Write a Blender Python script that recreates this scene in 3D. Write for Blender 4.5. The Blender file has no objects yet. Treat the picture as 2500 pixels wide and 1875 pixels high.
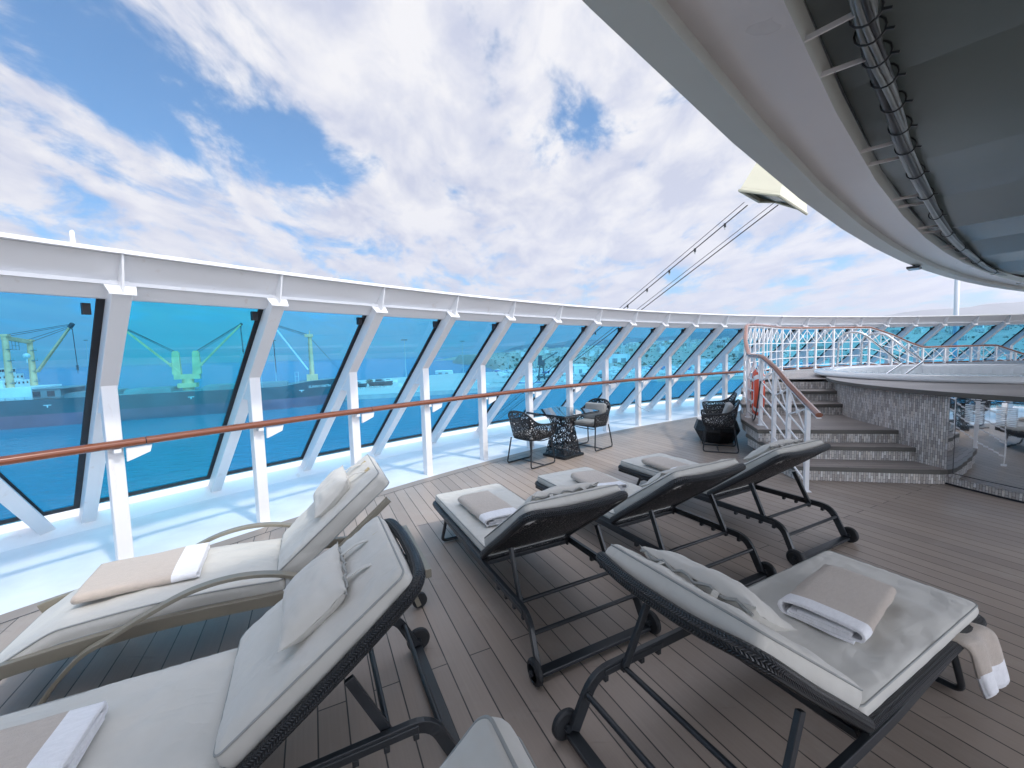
import bpy, bmesh, math, random
from mathutils import Vector, Matrix, noise

# ------------------------------------------------------------------ camera, sky, sun, exposure
sc = bpy.context.scene
COL = sc.collection
PI = math.pi
R = math.radians

cam_d = bpy.data.cameras.new('camera')
cam = bpy.data.objects.new('camera', cam_d); COL.objects.link(cam)
HC = 1.7
pitch, roll = 0.073873, 0.027377
F_ = Vector((0, math.cos(pitch), -math.sin(pitch)))
U0 = Vector((0, math.sin(pitch), math.cos(pitch)))
R0 = Vector((1, 0, 0))
R_ = math.cos(roll)*R0 - math.sin(roll)*U0
U_ = math.sin(roll)*R0 + math.cos(roll)*U0
# camera right in world: the horizon climbs towards the right of the picture
M = Matrix((R_, U_, -F_)).transposed().to_4x4()
M.translation = Vector((0, 0, HC))
cam.matrix_world = M
cam_d.sensor_fit = 'HORIZONTAL'
cam_d.sensor_width = 36.0
cam_d.lens = 36.0*997.67/2500.0
cam_d.clip_start = 0.05
cam_d.clip_end = 60000
sc.camera = cam

SUN_AZ = Vector((0.80, -0.60))          # horizontal direction towards the sun
SUN_EL = R(53)
world = bpy.data.worlds.new('World'); sc.world = world
world.use_nodes = True
wt = world.node_tree; wt.nodes.clear()
def wn(t, **k):
    n = wt.nodes.new(t)
    for a, v in k.items(): setattr(n, a, v)
    return n
def wl(a, b): wt.links.new(a, b)
def wmath(op, a, b=None, clamp=False):
    n = wn('ShaderNodeMath', operation=op); n.use_clamp = clamp
    for i, v in enumerate((a, b)):
        if v is None: continue
        if isinstance(v, (int, float)): n.inputs[i].default_value = v
        else: wl(v, n.inputs[i])
    return n.outputs[0]
def build_world():
    out = wn('ShaderNodeOutputWorld'); bg = wn('ShaderNodeBackground')
    sky = wn('ShaderNodeTexSky', sky_type='NISHITA')
    sky.sun_disc = False
    sky.sun_elevation = SUN_EL
    sky.sun_rotation = math.atan2(SUN_AZ.x, SUN_AZ.y)
    sky.altitude = 20; sky.air_density = 1.0; sky.dust_density = 0.6; sky.ozone_density = 2.0
    tc = wn('ShaderNodeTexCoord')
    sep = wn('ShaderNodeSeparateXYZ'); wl(tc.outputs['Generated'], sep.inputs[0])
    z = wmath('MAXIMUM', sep.outputs[2], 0.0)
    zz = wmath('ADD', z, 0.16)
    px = wmath('DIVIDE', sep.outputs[0], zz); py = wmath('DIVIDE', sep.outputs[1], zz)
    cmb = wn('ShaderNodeCombineXYZ'); wl(px, cmb.inputs[0]); wl(py, cmb.inputs[1])
    mp = wn('ShaderNodeMapping'); wl(cmb.outputs[0], mp.inputs[0])
    mp.inputs['Rotation'].default_value = (0, 0, R(35)); mp.inputs['Scale'].default_value = (1.0, 0.62, 1)
    n1 = wn('ShaderNodeTexNoise'); wl(mp.outputs[0], n1.inputs['Vector'])
    n1.inputs['Scale'].default_value = 2.5; n1.inputs['Detail'].default_value = 11; n1.inputs['Roughness'].default_value = 0.64
    n1.inputs['Distortion'].default_value = 0.45
    n2 = wn('ShaderNodeTexNoise'); wl(mp.outputs[0], n2.inputs['Vector'])
    n2.inputs['Scale'].default_value = 4.2; n2.inputs['Detail'].default_value = 9; n2.inputs['Roughness'].default_value = 0.58
    n2.inputs['Distortion'].default_value = 0.3
    nrm = wn('ShaderNodeVectorMath', operation='NORMALIZE'); wl(tc.outputs['Generated'], nrm.inputs[0])
    # gaps in the cloud: direction, tightness, depth
    gaps = [((-0.596,0.635,0.490),184,0.20), ((-0.568,0.669,0.479),304,0.16), ((-0.541,0.710,0.452),214,0.20), ((-0.581,0.698,0.418),513,0.12), ((-0.481,0.751,0.452),331,0.10), ((-0.443,0.781,0.440),296,0.22), ((-0.403,0.815,0.417),437,0.22), ((-0.435,0.825,0.361),317,0.16), ((-0.364,0.861,0.354),504,0.10), ((-0.204,0.837,0.507),1029,0.16), ((-0.189,0.852,0.488),2208,0.10), ((-0.229,0.903,0.363),442,0.16), ((-0.135,0.903,0.407),649,0.08), ((0.149,0.878,0.454),367,0.24), ((0.100,0.900,0.425),667,0.20), ((0.109,0.849,0.517),1276,0.16), ((0.188,0.861,0.472),771,0.18), ((-0.397,0.721,0.568),387,0.12), ((-0.480,0.685,0.549),355,0.12), ((-0.536,0.807,0.246),258,0.08), ((-0.347,0.906,0.243),236,0.06), ((-0.636,0.703,0.318),890,0.06), ((-0.003,0.893,0.449),1071,0.06)]
    thick = [((-0.309,0.794,0.523),78,0.16), ((-0.113,0.811,0.573),76,0.16), ((-0.071,0.887,0.456),85,0.14), ((0.057,0.947,0.315),47,0.14), ((-0.544,0.766,0.342),122,0.06), ((-0.703,0.625,0.339),103,0.06), ((0.169,0.802,0.574),122,0.14), ((0.312,0.885,0.346),77,0.12), ((-0.298,0.903,0.310),89,0.08), ((0.475,0.864,0.168),30,0.08)]
    cov = wmath('ADD', wmath('MULTIPLY', wmath('SUBTRACT', n1.outputs[0], 0.5), 1.75), 0.50)
    for sgn, lst in ((-1, gaps), (1, thick)):
        for d, k, a in lst:
            v = Vector(d).normalized(); k = k/1.6
            dt = wn('ShaderNodeVectorMath', operation='DOT_PRODUCT'); wl(nrm.outputs[0], dt.inputs[0]); dt.inputs[1].default_value = v
            e = wmath('MULTIPLY', wmath('SUBTRACT', dt.outputs['Value'], 1.0), k*1.6)
            g = wmath('MULTIPLY', wmath('EXPONENT', e), sgn*a*0.88)
            cov = wmath('ADD', cov, g)
    lo = wmath('ADD', cov, wmath('MULTIPLY', wmath('SUBTRACT', n2.outputs[0], 0.5), 0.60))
    ramp = wn('ShaderNodeMapRange'); ramp.interpolation_type = 'SMOOTHSTEP'
    wl(lo, ramp.inputs[0]); ramp.inputs[1].default_value = 0.22; ramp.inputs[2].default_value = 0.56
    # light and shade inside the cloud
    shade = wn('ShaderNodeMapRange'); wl(n2.outputs[0], shade.inputs[0])
    shade.inputs[1].default_value = 0.38; shade.inputs[2].default_value = 0.60
    ccol = wn('ShaderNodeMix', data_type='RGBA'); wl(shade.outputs[0], ccol.inputs[0])
    ccol.inputs[6].default_value = (0.395, 0.42, 0.52, 1); ccol.inputs[7].default_value = (0.615, 0.61, 0.625, 1)
    # low haze band tints the lower cloud towards lavender
    hz = wn('ShaderNodeMapRange'); wl(z, hz.inputs[0]); hz.inputs[1].default_value = 0.0; hz.inputs[2].default_value = 0.35
    hz.inputs[3].default_value = 0.55; hz.inputs[4].default_value = 0.0
    ccol2 = wn('ShaderNodeMix', data_type='RGBA'); wl(hz.outputs[0], ccol2.inputs[0]); wl(ccol.outputs[2], ccol2.inputs[6])
    ccol2.inputs[7].default_value = (0.49, 0.52, 0.645, 1)
    # unseen cloud on the sun's side is brightened as added fill for the deck
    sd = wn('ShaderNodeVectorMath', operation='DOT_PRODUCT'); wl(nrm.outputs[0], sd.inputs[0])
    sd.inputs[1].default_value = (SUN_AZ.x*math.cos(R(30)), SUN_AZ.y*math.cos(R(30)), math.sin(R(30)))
    sky_fill = wn('ShaderNodeMapRange'); sky_fill.interpolation_type = 'SMOOTHSTEP'; wl(sd.outputs['Value'], sky_fill.inputs[0])
    sky_fill.inputs[1].default_value = 0.10; sky_fill.inputs[2].default_value = 0.95; sky_fill.inputs[3].default_value = 1.0; sky_fill.inputs[4].default_value = 4.8
    cgl = wn('ShaderNodeVectorMath', operation='SCALE'); wl(ccol2.outputs[2], cgl.inputs[0]); wl(sky_fill.outputs[0], cgl.inputs['Scale'])
    skym = wn('ShaderNodeVectorMath', operation='MULTIPLY'); wl(sky.outputs[0], skym.inputs[0])
    skym.inputs[1].default_value = (0.125*0.36, 0.125*0.80, 0.125*1.02)
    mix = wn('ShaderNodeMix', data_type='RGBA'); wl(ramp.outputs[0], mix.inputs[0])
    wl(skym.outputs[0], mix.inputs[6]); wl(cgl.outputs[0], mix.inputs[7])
    # the background strength stays in the physical-sky range; clouds are divided by it
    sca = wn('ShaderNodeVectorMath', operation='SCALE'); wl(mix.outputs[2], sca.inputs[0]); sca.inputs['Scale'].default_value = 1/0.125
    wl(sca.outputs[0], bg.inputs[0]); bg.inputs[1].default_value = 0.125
    wl(bg.outputs[0], out.inputs[0])
build_world()
sun_d = bpy.data.lights.new('sun', 'SUN'); sun = bpy.data.objects.new('sun', sun_d); COL.objects.link(sun)
sun_d.energy = 1.5; sun_d.angle = R(3.5); sun_d.color = (1.0, 0.94, 0.86)
sdir = Vector((SUN_AZ.x*math.cos(SUN_EL), SUN_AZ.y*math.cos(SUN_EL), math.sin(SUN_EL)))
sun.rotation_euler = sdir.to_track_quat('Z', 'Y').to_euler()
sc.view_settings.view_transform = 'Standard'; sc.view_settings.look = 'None'
sc.view_settings.exposure = 0.60; sc.view_settings.gamma = 1.0
try: sc.cycles.use_denoising = True
except Exception: pass
sc.cycles.max_bounces = 10; sc.cycles.transparent_max_bounces = 24; sc.cycles.volume_bounces = 0

# ------------------------------------------------------------------ materials
MATS = {}
class NT:
    """small node helper around one material"""
    def __init__(s, name):
        s.m = bpy.data.materials.new(name); s.m.use_nodes = True
        s.t = s.m.node_tree; s.t.nodes.clear()
        s.out = s.n('ShaderNodeOutputMaterial')
    def n(s, t, **k):
        n = s.t.nodes.new(t)
        for a, v in k.items(): setattr(n, a, v)
        return n
    def l(s, a, b): s.t.links.new(a, b)
    def math(s, op, a, b=None, c=None):
        n = s.n('ShaderNodeMath', operation=op)
        for i, v in enumerate((a, b, c)):
            if v is None: continue
            if isinstance(v, (int, float)): n.inputs[i].default_value = v
            else: s.l(v, n.inputs[i])
        return n.outputs[0]
    def noise(s, vec, scale, detail=4, rough=0.55):
        n = s.n('ShaderNodeTexNoise'); n.inputs['Scale'].default_value = scale; n.inputs['Detail'].default_value = detail
        n.inputs['Roughness'].default_value = rough
        if vec is not None: s.l(vec, n.inputs['Vector'])
        return n.outputs[0]
    def mixc(s, f, a, b):
        n = s.n('ShaderNodeMix', data_type='RGBA')
        for i, v in ((0, f), (6, a), (7, b)):
            if isinstance(v, (int, float)): n.inputs[i].default_value = v
            elif isinstance(v, tuple): n.inputs[i].default_value = (*v[:3], 1)
            else: s.l(v, n.inputs[i])
        return n.outputs[2]
    def bump(s, h, strength, dist, prev=None):
        b = s.n('ShaderNodeBump'); b.inputs['Strength'].default_value = strength; b.inputs['Distance'].default_value = dist
        s.l(h, b.inputs['Height'])
        if prev is not None: s.l(prev, b.inputs['Normal'])
        return b.outputs[0]
    def bsdf(s, col, rough, metal=0.0, nrm=None, **kw):
        b = s.n('ShaderNodeBsdfPrincipled')
        if isinstance(col, tuple): b.inputs['Base Color'].default_value = (*col[:3], 1)
        else: s.l(col, b.inputs['Base Color'])
        if isinstance(rough, (int, float)): b.inputs['Roughness'].default_value = rough
        else: s.l(rough, b.inputs['Roughness'])
        b.inputs['Metallic'].default_value = metal
        if nrm is not None: s.l(nrm, b.inputs['Normal'])
        for k, v in kw.items(): b.inputs[k].default_value = v
        return b
    def done(s, surf):
        s.l(surf, s.out.inputs[0]); MATS[s.m.name] = s.m; return s.m

def paint(name, col, rough=0.4, metal=0.0, var=0.10, vscale=2.0, bscale=0, bstr=0.2, bdist=0.002, coat=0.0, space='Object'):
    t = NT(name); tc = t.n('ShaderNodeTexCoord'); v = tc.outputs[space]
    nz = t.noise(v, vscale, 5)
    dark = tuple(c*(1-var) for c in col); lite = tuple(min(1, c*(1+var)) for c in col)
    mr = t.n('ShaderNodeMapRange'); t.l(nz, mr.inputs[0]); mr.inputs[1].default_value = 0.3; mr.inputs[2].default_value = 0.7
    c = t.mixc(mr.outputs[0], dark, lite)
    nr = None
    if bscale: nr = t.bump(t.noise(v, bscale, 4), bstr, bdist)
    rr = t.math('ADD', t.math('MULTIPLY', nz, 0.14), rough-0.07)
    return t.done(t.bsdf(c, rr, metal, nr, **({'Coat Weight': coat} if coat else {})).outputs[0])

def whitepaint(name, col):
    t = NT(name); g = t.n('ShaderNodeNewGeometry'); v = g.outputs['Position']
    mp = t.n('ShaderNodeMapping'); mp.inputs['Scale'].default_value = (1, 1, 0.3); t.l(v, mp.inputs[0])
    nz = t.noise(v, 1.3, 5); drip = t.noise(mp.outputs[0], 9, 5, 0.6)
    c = t.mixc(nz, tuple(x*0.96 for x in col), tuple(x*1.02 for x in col))
    mr = t.n('ShaderNodeMapRange'); t.l(drip, mr.inputs[0]); mr.inputs[1].default_value = 0.64; mr.inputs[2].default_value = 0.80; mr.inputs[4].default_value = 0.42
    c = t.mixc(mr.outputs[0], c, (0.50, 0.38, 0.28))
    nr = t.bump(t.noise(v, 13, 4), 0.10, 0.003)
    return t.done(t.bsdf(c, t.math('ADD', t.math('MULTIPLY', nz, 0.2), 0.28), 0, nr).outputs[0])
WHITE = whitepaint('white_paint', (0.80, 0.81, 0.83))
MARGIN = paint('white_deck_paint', (0.76, 0.78, 0.81), 0.33, var=0.09, vscale=2.3, bscale=7, bstr=0.08, bdist=0.004)
SEAL = paint('black_rubber', (0.012, 0.014, 0.02), 0.5, var=0.2)
BLACKMETAL = paint('charcoal_metal', (0.022, 0.026, 0.031), 0.36, var=0.2, vscale=8, bscale=160, bstr=0.05, bdist=0.001)
RUBBER = paint('wheel_rubber', (0.016, 0.018, 0.021), 0.55, var=0.2)
TAUPE = paint('taupe_metal', (0.235, 0.215, 0.17), 0.36, var=0.07, vscale=6)
BONE = paint('toggle_bone', (0.45, 0.37, 0.22), 0.4, var=0.25, vscale=60)
STEEL = paint('brushed_steel', (0.72, 0.73, 0.74), 0.13, metal=1.0, var=0.04)
ROOFPAINT = paint('roof_paint', (0.62, 0.605, 0.615), 0.30, var=0.05, vscale=0.9, bscale=3, bstr=0.04, bdist=0.01)
ROOFLIP = paint('roof_edge_paint', (0.46, 0.50, 0.49), 0.4, var=0.05, vscale=1.2)
CABLE = paint('cable_sheath', (0.17, 0.19, 0.195), 0.33, var=0.3, vscale=3)
CABLEDARK = paint('cable_dark', (0.02, 0.022, 0.025), 0.45, var=0.2)
BEIGE = paint('beige_enamel', (0.46, 0.44, 0.33), 0.4, var=0.06, vscale=2.5)
LIFEORANGE = paint('orange_lifebuoy', (0.74, 0.085, 0.03), 0.5, var=0.08, vscale=5)
LIFEBAND = paint('reflective_band', (0.72, 0.75, 0.77), 0.3, var=0.05)
LAMPGLASS = paint('bulb_glass', (0.6, 0.62, 0.62), 0.1, var=0.02)
NOSING = paint('stair_nosing', (0.11, 0.105, 0.095), 0.45, var=0.12, vscale=3, bscale=60, bstr=0.15, bdist=0.002)
LIGHTTOP = paint('pale_stone_top', (0.62, 0.57, 0.55), 0.4, var=0.05, vscale=10)
ACRYLIC = paint('white_acrylic', (0.84, 0.86, 0.88), 0.16, var=0.02, coat=0.5)
FLAGSTEEL = paint('louvre_bright', (0.85, 0.86, 0.87), 0.22, metal=0.35, var=0.02)

def fabric(name, col, wr=1.0, var=0.06):
    t = NT(name); tc = t.n('ShaderNodeTexCoord'); v = tc.outputs['Object']
    nz = t.noise(v, 7, 5)
    c = t.mixc(nz, tuple(x*(1-var) for x in col), tuple(x*(1+var) for x in col))
    weave = t.noise(v, 900, 2)
    mp = t.n('ShaderNodeMapping'); mp.inputs['Scale'].default_value = (1, 2.2, 1); t.l(v, mp.inputs[0])
    w1 = t.n('ShaderNodeTexNoise'); w1.inputs['Scale'].default_value = 3.2; w1.inputs['Detail'].default_value = 2
    w1.inputs['Distortion'].default_value = 0.8; t.l(mp.outputs[0], w1.inputs['Vector'])
    ridge = t.math('ABSOLUTE', t.math('SUBTRACT', w1.outputs[0], 0.5))
    ridge = t.math('MULTIPLY', t.math('MINIMUM', t.math('MULTIPLY', ridge, 4), 1.0), 1.0)
    ridge = t.math('SUBTRACT', t.math('MULTIPLY', ridge, 2.0), t.math('MULTIPLY', ridge, ridge))
    nr = t.bump(weave, 0.25, 0.0012)
    nr = t.bump(ridge, 0.15*wr, 0.012, nr)
    b = t.bsdf(c, 0.82, 0, nr); b.inputs['Sheen Weight'].default_value = 0.25
    return t.done(b.outputs[0])
CUSHION = fabric('cushion_fabric', (0.54, 0.525, 0.485))
CHAIRPAD = fabric('chair_pad_fabric', (0.22, 0.225, 0.22))
PIPING = paint('piping_cord', (0.30, 0.31, 0.30), 0.7, var=0.05, vscale=30)
def terry(name, col):
    t = NT(name); tc = t.n('ShaderNodeTexCoord'); v = tc.outputs['Object']
    mp = t.n('ShaderNodeMapping'); mp.inputs['Scale'].default_value = (1, 3, 1); t.l(v, mp.inputs[0])
    n1 = t.noise(mp.outputs[0], 28, 6, 0.7); n2 = t.noise(v, 420, 2)
    c = t.mixc(n1, tuple(x*0.82 for x in col), tuple(min(1, x*1.16) for x in col))
    nr = t.bump(n2, 0.7, 0.004); nr = t.bump(n1, 0.4, 0.006, nr)
    b = t.bsdf(c, 0.95, 0, nr); b.inputs['Sheen Weight'].default_value = 0.4
    return t.done(b.outputs[0])
TOWELTAN = terry('towel_tan', (0.50, 0.43, 0.37)); TOWELWHITE = terry('towel_white', (0.84, 0.84, 0.87))

def lace(name, scale, thr, col=(0.012, 0.014, 0.018), jitter=1.0, stretch=(1, 1, 1)):
    """random strand weave with open holes between the strands"""
    t = NT(name); tc = t.n('ShaderNodeTexCoord')
    mp = t.n('ShaderNodeMapping'); mp.inputs['Scale'].default_value = stretch; t.l(tc.outputs['Object'], mp.inputs[0])
    masks = []
    for k, sc_ in enumerate((scale, scale*1.45)):
        vo = t.n('ShaderNodeTexVoronoi', feature='DISTANCE_TO_EDGE'); vo.inputs['Scale'].default_value = sc_
        vo.inputs['Randomness'].default_value = jitter
        if k:
            m2 = t.n('ShaderNodeMapping'); m2.inputs['Location'].default_value = (3.3, 1.7, 5.1); t.l(mp.outputs[0], m2.inputs[0]); t.l(m2.outputs[0], vo.inputs['Vector'])
        else: t.l(mp.outputs[0], vo.inputs['Vector'])
        masks.append(t.math('LESS_THAN', vo.outputs['Distance'], thr*(1 if k == 0 else 0.7)))
        if k == 0: d0 = vo.outputs['Distance']
    m = t.math('MAXIMUM', masks[0], masks[1])
    nr = t.bump(t.math('MULTIPLY', d0, -1), 0.8, 0.02)
    b = t.bsdf(col, 0.42, 0, nr); tr = t.n('ShaderNodeBsdfTransparent')
    mx = t.n('ShaderNodeMixShader'); t.l(m, mx.inputs[0]); t.l(tr.outputs[0], mx.inputs[1]); t.l(b.outputs[0], mx.inputs[2])
    return t.done(mx.outputs[0])
WEAVE = lace('woven_strands', 26, 0.145)
WEAVETABLE = lace('woven_lattice', 15, 0.10, stretch=(1, 1, 0.62))
WEAVESHELL = lace('lounger_weave', 38, 0.16)
def dense_weave(name):
    t = NT(name); tc = t.n('ShaderNodeTexCoord')
    vo = t.n('ShaderNodeTexVoronoi', feature='DISTANCE_TO_EDGE'); vo.inputs['Scale'].default_value = 30; t.l(tc.outputs['Object'], vo.inputs['Vector'])
    nr = t.bump(t.math('MINIMUM', vo.outputs['Distance'], 0.12), 1.0, 0.03)
    return t.done(t.bsdf((0.009, 0.010, 0.012), 0.45, 0, nr).outputs[0])
DENSE = dense_weave('dense_weave')
def braid(name):
    t = NT(name); uv = t.n('ShaderNodeUVMap'); sp = t.n('ShaderNodeSeparateXYZ'); t.l(uv.outputs[0], sp.inputs[0])
    zig = t.math('ABSOLUTE', t.math('SUBTRACT', t.math('FRACT', t.math('MULTIPLY', sp.outputs[1], 7.0)), 0.5))
    ph = t.math('ADD', t.math('MULTIPLY', sp.outputs[0], 95.0), t.math('MULTIPLY', zig, 1.6))
    f = t.math('FRACT', ph)
    h = t.math('SINE', t.math('MULTIPLY', f, PI))
    edge = t.math('SINE', t.math('MULTIPLY', t.math('FRACT', t.math('MULTIPLY', sp.outputs[1], 14.0)), PI))
    hh = t.math('MULTIPLY', h, t.math('POWER', edge, 0.5))
    c = t.mixc(hh, (0.004, 0.005, 0.006), (0.022, 0.026, 0.033))
    nr = t.bump(hh, 0.8, 0.007)
    return t.done(t.bsdf(c, 0.33, 0, nr).outputs[0])
BRAID = braid('braided_cane')

def planks(name, ang, col=(0.385, 0.315, 0.265), wid=0.13, ln=5.2, gap=0.0036, rough=0.42):
    t = NT(name); tc = t.n('ShaderNodeTexCoord'); v = tc.outputs['Object']
    mp = t.n('ShaderNodeMapping'); mp.inputs['Rotation'].default_value = (0, 0, -R(ang)); mp.inputs['Location'].default_value = (7.3, 41.02, 0)
    t.l(v, mp.inputs[0])
    br = t.n('ShaderNodeTexBrick'); t.l(mp.outputs[0], br.inputs['Vector'])
    br.offset = 0.37; br.offset_frequency = 2
    br.inputs['Scale'].default_value = 1.0; br.inputs['Brick Width'].default_value = ln; br.inputs['Row Height'].default_value = wid
    br.inputs['Mortar Size'].default_value = gap; br.inputs['Mortar Smooth'].default_value = 0.15; br.inputs['Bias'].default_value = 0.0
    br.inputs['Color1'].default_value = (*(c*0.86 for c in col), 1); br.inputs['Color2'].default_value = (*(c*1.12 for c in col), 1)
    br.inputs['Mortar'].default_value = (0.018, 0.018, 0.018, 1)
    m2 = t.n('ShaderNodeMapping'); m2.inputs['Scale'].default_value = (1.2, 55, 1); t.l(mp.outputs[0], m2.inputs[0])
    grain = t.noise(m2.outputs[0], 1.6, 4)
    blot = t.noise(v, 0.9, 4)
    c = t.mixc(t.math('MULTIPLY', grain, 0.30), br.outputs[0], (0.10, 0.09, 0.085))
    c = t.mixc(t.math('MULTIPLY', blot, 0.22), c, tuple(x*0.62 for x in col))
    st_ = t.n('ShaderNodeMapRange'); t.l(t.noise(v, 2.6, 7, 0.68), st_.inputs[0]); st_.inputs[1].default_value = 0.54; st_.inputs[2].default_value = 0.74; st_.inputs[4].default_value = 0.30
    c = t.mixc(st_.outputs[0], c, (0.46, 0.42, 0.38))
    m3 = t.n('ShaderNodeMapping'); m3.inputs['Scale'].default_value = (3, 26, 1); m3.inputs['Rotation'].default_value = (0, 0, 0.6); t.l(v, m3.inputs[0])
    sc_ = t.n('ShaderNodeMapRange'); t.l(t.noise(m3.outputs[0], 1.0, 3, 0.5), sc_.inputs[0]); sc_.inputs[1].default_value = 0.68; sc_.inputs[2].default_value = 0.74; sc_.inputs[4].default_value = 0.22
    c = t.mixc(sc_.outputs[0], c, (0.10, 0.085, 0.075))
    h = t.math('ADD', t.math('MULTIPLY', br.outputs['Fac'], -1.0), t.math('MULTIPLY', grain, 0.10))
    nr = t.bump(h, 0.6, 0.004)
    rr = t.math('ADD', t.math('MULTIPLY', blot, 0.20), rough-0.10)
    return t.done(t.bsdf(c, rr, 0, nr).outputs[0])
DECK = planks('deck_planks', -64)
DECKB = planks('border_planks', 20, ln=2.4, wid=50)
TREAD = planks('tread_planks', -10, col=(0.36, 0.315, 0.29), wid=0.10, ln=4)
TUBDECK = planks('tub_surround_planks', -28, col=(0.50, 0.455, 0.44), wid=0.13, ln=4)

def tiles(name):
    t = NT(name); uv = t.n('ShaderNodeUVMap')
    sw = t.n('ShaderNodeSeparateXYZ'); t.l(uv.outputs[0], sw.inputs[0])
    cols = []
    def brick(c1, c2, bias, sx=0.0):
        b = t.n('ShaderNodeTexBrick'); b.offset = 0.5; b.offset_frequency = 2
        cm = t.n('ShaderNodeCombineXYZ'); t.l(t.math('ADD', sw.outputs[1], 5.0+sx), cm.inputs[0]); t.l(t.math('ADD', sw.outputs[0], 20.0), cm.inputs[1])
        t.l(cm.outputs[0], b.inputs['Vector'])
        b.inputs['Scale'].default_value = 1.0; b.inputs['Brick Width'].default_value = 0.082; b.inputs['Row Height'].default_value = 0.026
        b.inputs['Mortar Size'].default_value = 0.0016; b.inputs['Mortar Smooth'].default_value = 0.1; b.inputs['Bias'].default_value = bias
        b.inputs['Color1'].default_value = (*c1, 1); b.inputs['Color2'].default_value = (*c2, 1); b.inputs['Mortar'].default_value = (0.14, 0.14, 0.15, 1)
        return b
    b1 = brick((0.98, 0.97, 0.96), (0.46, 0.44, 0.44), 0.0)
    b2 = brick((1, 1, 1), (0.88, 0.83, 0.77), 0.0, 0.082*8)
    c = t.n('ShaderNodeMix', data_type='RGBA', blend_type='MULTIPLY'); c.inputs[0].default_value = 1.0
    t.l(b1.outputs[0], c.inputs[6]); t.l(b2.outputs[0], c.inputs[7])
    rib = t.math('ABSOLUTE', t.math('SINE', t.math('MULTIPLY', sw.outputs[0], PI/0.026)))
    st = t.noise(None, 1, 1)
    streak = t.n('ShaderNodeTexNoise'); cm = t.n('ShaderNodeCombineXYZ'); t.l(t.math('MULTIPLY', sw.outputs[0], 160), cm.inputs[0]); t.l(t.math('MULTIPLY', sw.outputs[1], 6), cm.inputs[1])
    t.l(cm.outputs[0], streak.inputs['Vector']); streak.inputs['Scale'].default_value = 1.0
    cc = t.mixc(t.math('MULTIPLY', streak.outputs[0], 0.22), c.outputs[2], (0.36, 0.34, 0.33))
    h = t.math('MULTIPLY', t.math('POWER', rib, 0.6), t.math('SUBTRACT', 1.0, b1.outputs['Fac']))
    nr = t.bump(h, 0.9, 0.008)
    return t.done(t.bsdf(cc, 0.42, 0, nr).outputs[0])
TILES = tiles('mosaic_tiles')

def varnish(name, c1, c2, sc_=(3, 3, 3), rough=0.16):
    t = NT(name); uv = t.n('ShaderNodeUVMap'); mp = t.n('ShaderNodeMapping'); mp.inputs['Scale'].default_value = (2.2, 6, 1); t.l(uv.outputs[0], mp.inputs[0])
    g = t.noise(mp.outputs[0], 3.0, 6, 0.65)
    c = t.mixc(g, c1, c2)
    b = t.bsdf(c, rough + 0.06, 0); b.inputs['Coat Weight'].default_value = 0.35; b.inputs['Coat Roughness'].default_value = 0.12
    return t.done(b.outputs[0])
WOOD = varnish('varnished_teak', (0.15, 0.042, 0.02), (0.27, 0.088, 0.04))
WOODDARK = varnish('stained_rail_wood', (0.17, 0.062, 0.04), (0.31, 0.125, 0.08))

def tinted(name, tint, gl=1.0):
    t = NT(name); tc = t.n('ShaderNodeTexCoord'); oi = t.n('ShaderNodeObjectInfo')
    mp = t.n('ShaderNodeMapping'); mp.inputs['Scale'].default_value = (1.2, 1.2, 0.35); t.l(tc.outputs['Object'], mp.inputs[0])
    film = t.noise(mp.outputs[0], 2.4, 6, 0.6)
    a = t.mixc(oi.outputs['Random'], tuple(c*0.89 for c in tint), tuple(min(0.99, c*1.04) for c in tint))
    c = t.mixc(t.math('MULTIPLY', film, 0.10), a, (0.62, 0.84, 0.95))
    tr = t.n('ShaderNodeBsdfTransparent'); t.l(c, tr.inputs[0])
    nr = t.bump(t.noise(tc.outputs['Object'], 0.9, 2), 0.02, 0.05)
    g = t.n('ShaderNodeBsdfGlossy'); g.inputs['Roughness'].default_value = 0.01; t.l(nr, g.inputs['Normal'])
    fr = t.n('ShaderNodeFresnel'); fr.inputs[0].default_value = 1.35
    mx = t.n('ShaderNodeMixShader'); t.l(t.math('MINIMUM', t.math('MULTIPLY', fr.outputs[0], 0.18*gl), 0.08), mx.inputs[0])
    t.l(tr.outputs[0], mx.inputs[1]); t.l(g.outputs[0], mx.inputs[2])
    return t.done(mx.outputs[0])
GLASS = tinted('blue_tinted_glass', (0.38, 0.775, 0.975))
GLASS2 = tinted('cyan_tinted_glass', (0.26, 0.815, 0.965))
def tabletop(name):
    t = NT(name); tc = t.n('ShaderNodeTexCoord')
    c = t.mixc(t.noise(tc.outputs['Object'], 6, 3), (0.012, 0.02, 0.03), (0.02, 0.03, 0.042))
    b = t.bsdf(c, 0.04, 0); b.inputs['Specular IOR Level'].default_value = 0.9; b.inputs['Coat Weight'].default_value = 1.0; b.inputs['Coat Roughness'].default_value = 0.02
    return t.done(b.outputs[0])
DARKGLASS = tabletop('dark_glass')
def mirrorsteel(name):
    t = NT(name); tc = t.n('ShaderNodeTexCoord')
    mp = t.n('ShaderNodeMapping'); mp.inputs['Scale'].default_value = (1, 1, 0.8); t.l(tc.outputs['Object'], mp.inputs[0])
    nr = t.bump(t.noise(mp.outputs[0], 2.2, 1, 0.3), 0.16, 0.045)
    return t.done(t.bsdf((0.62, 0.64, 0.66), 0.03, 1.0, nr).outputs[0])
MIRROR = mirrorsteel('polished_steel')
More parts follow.
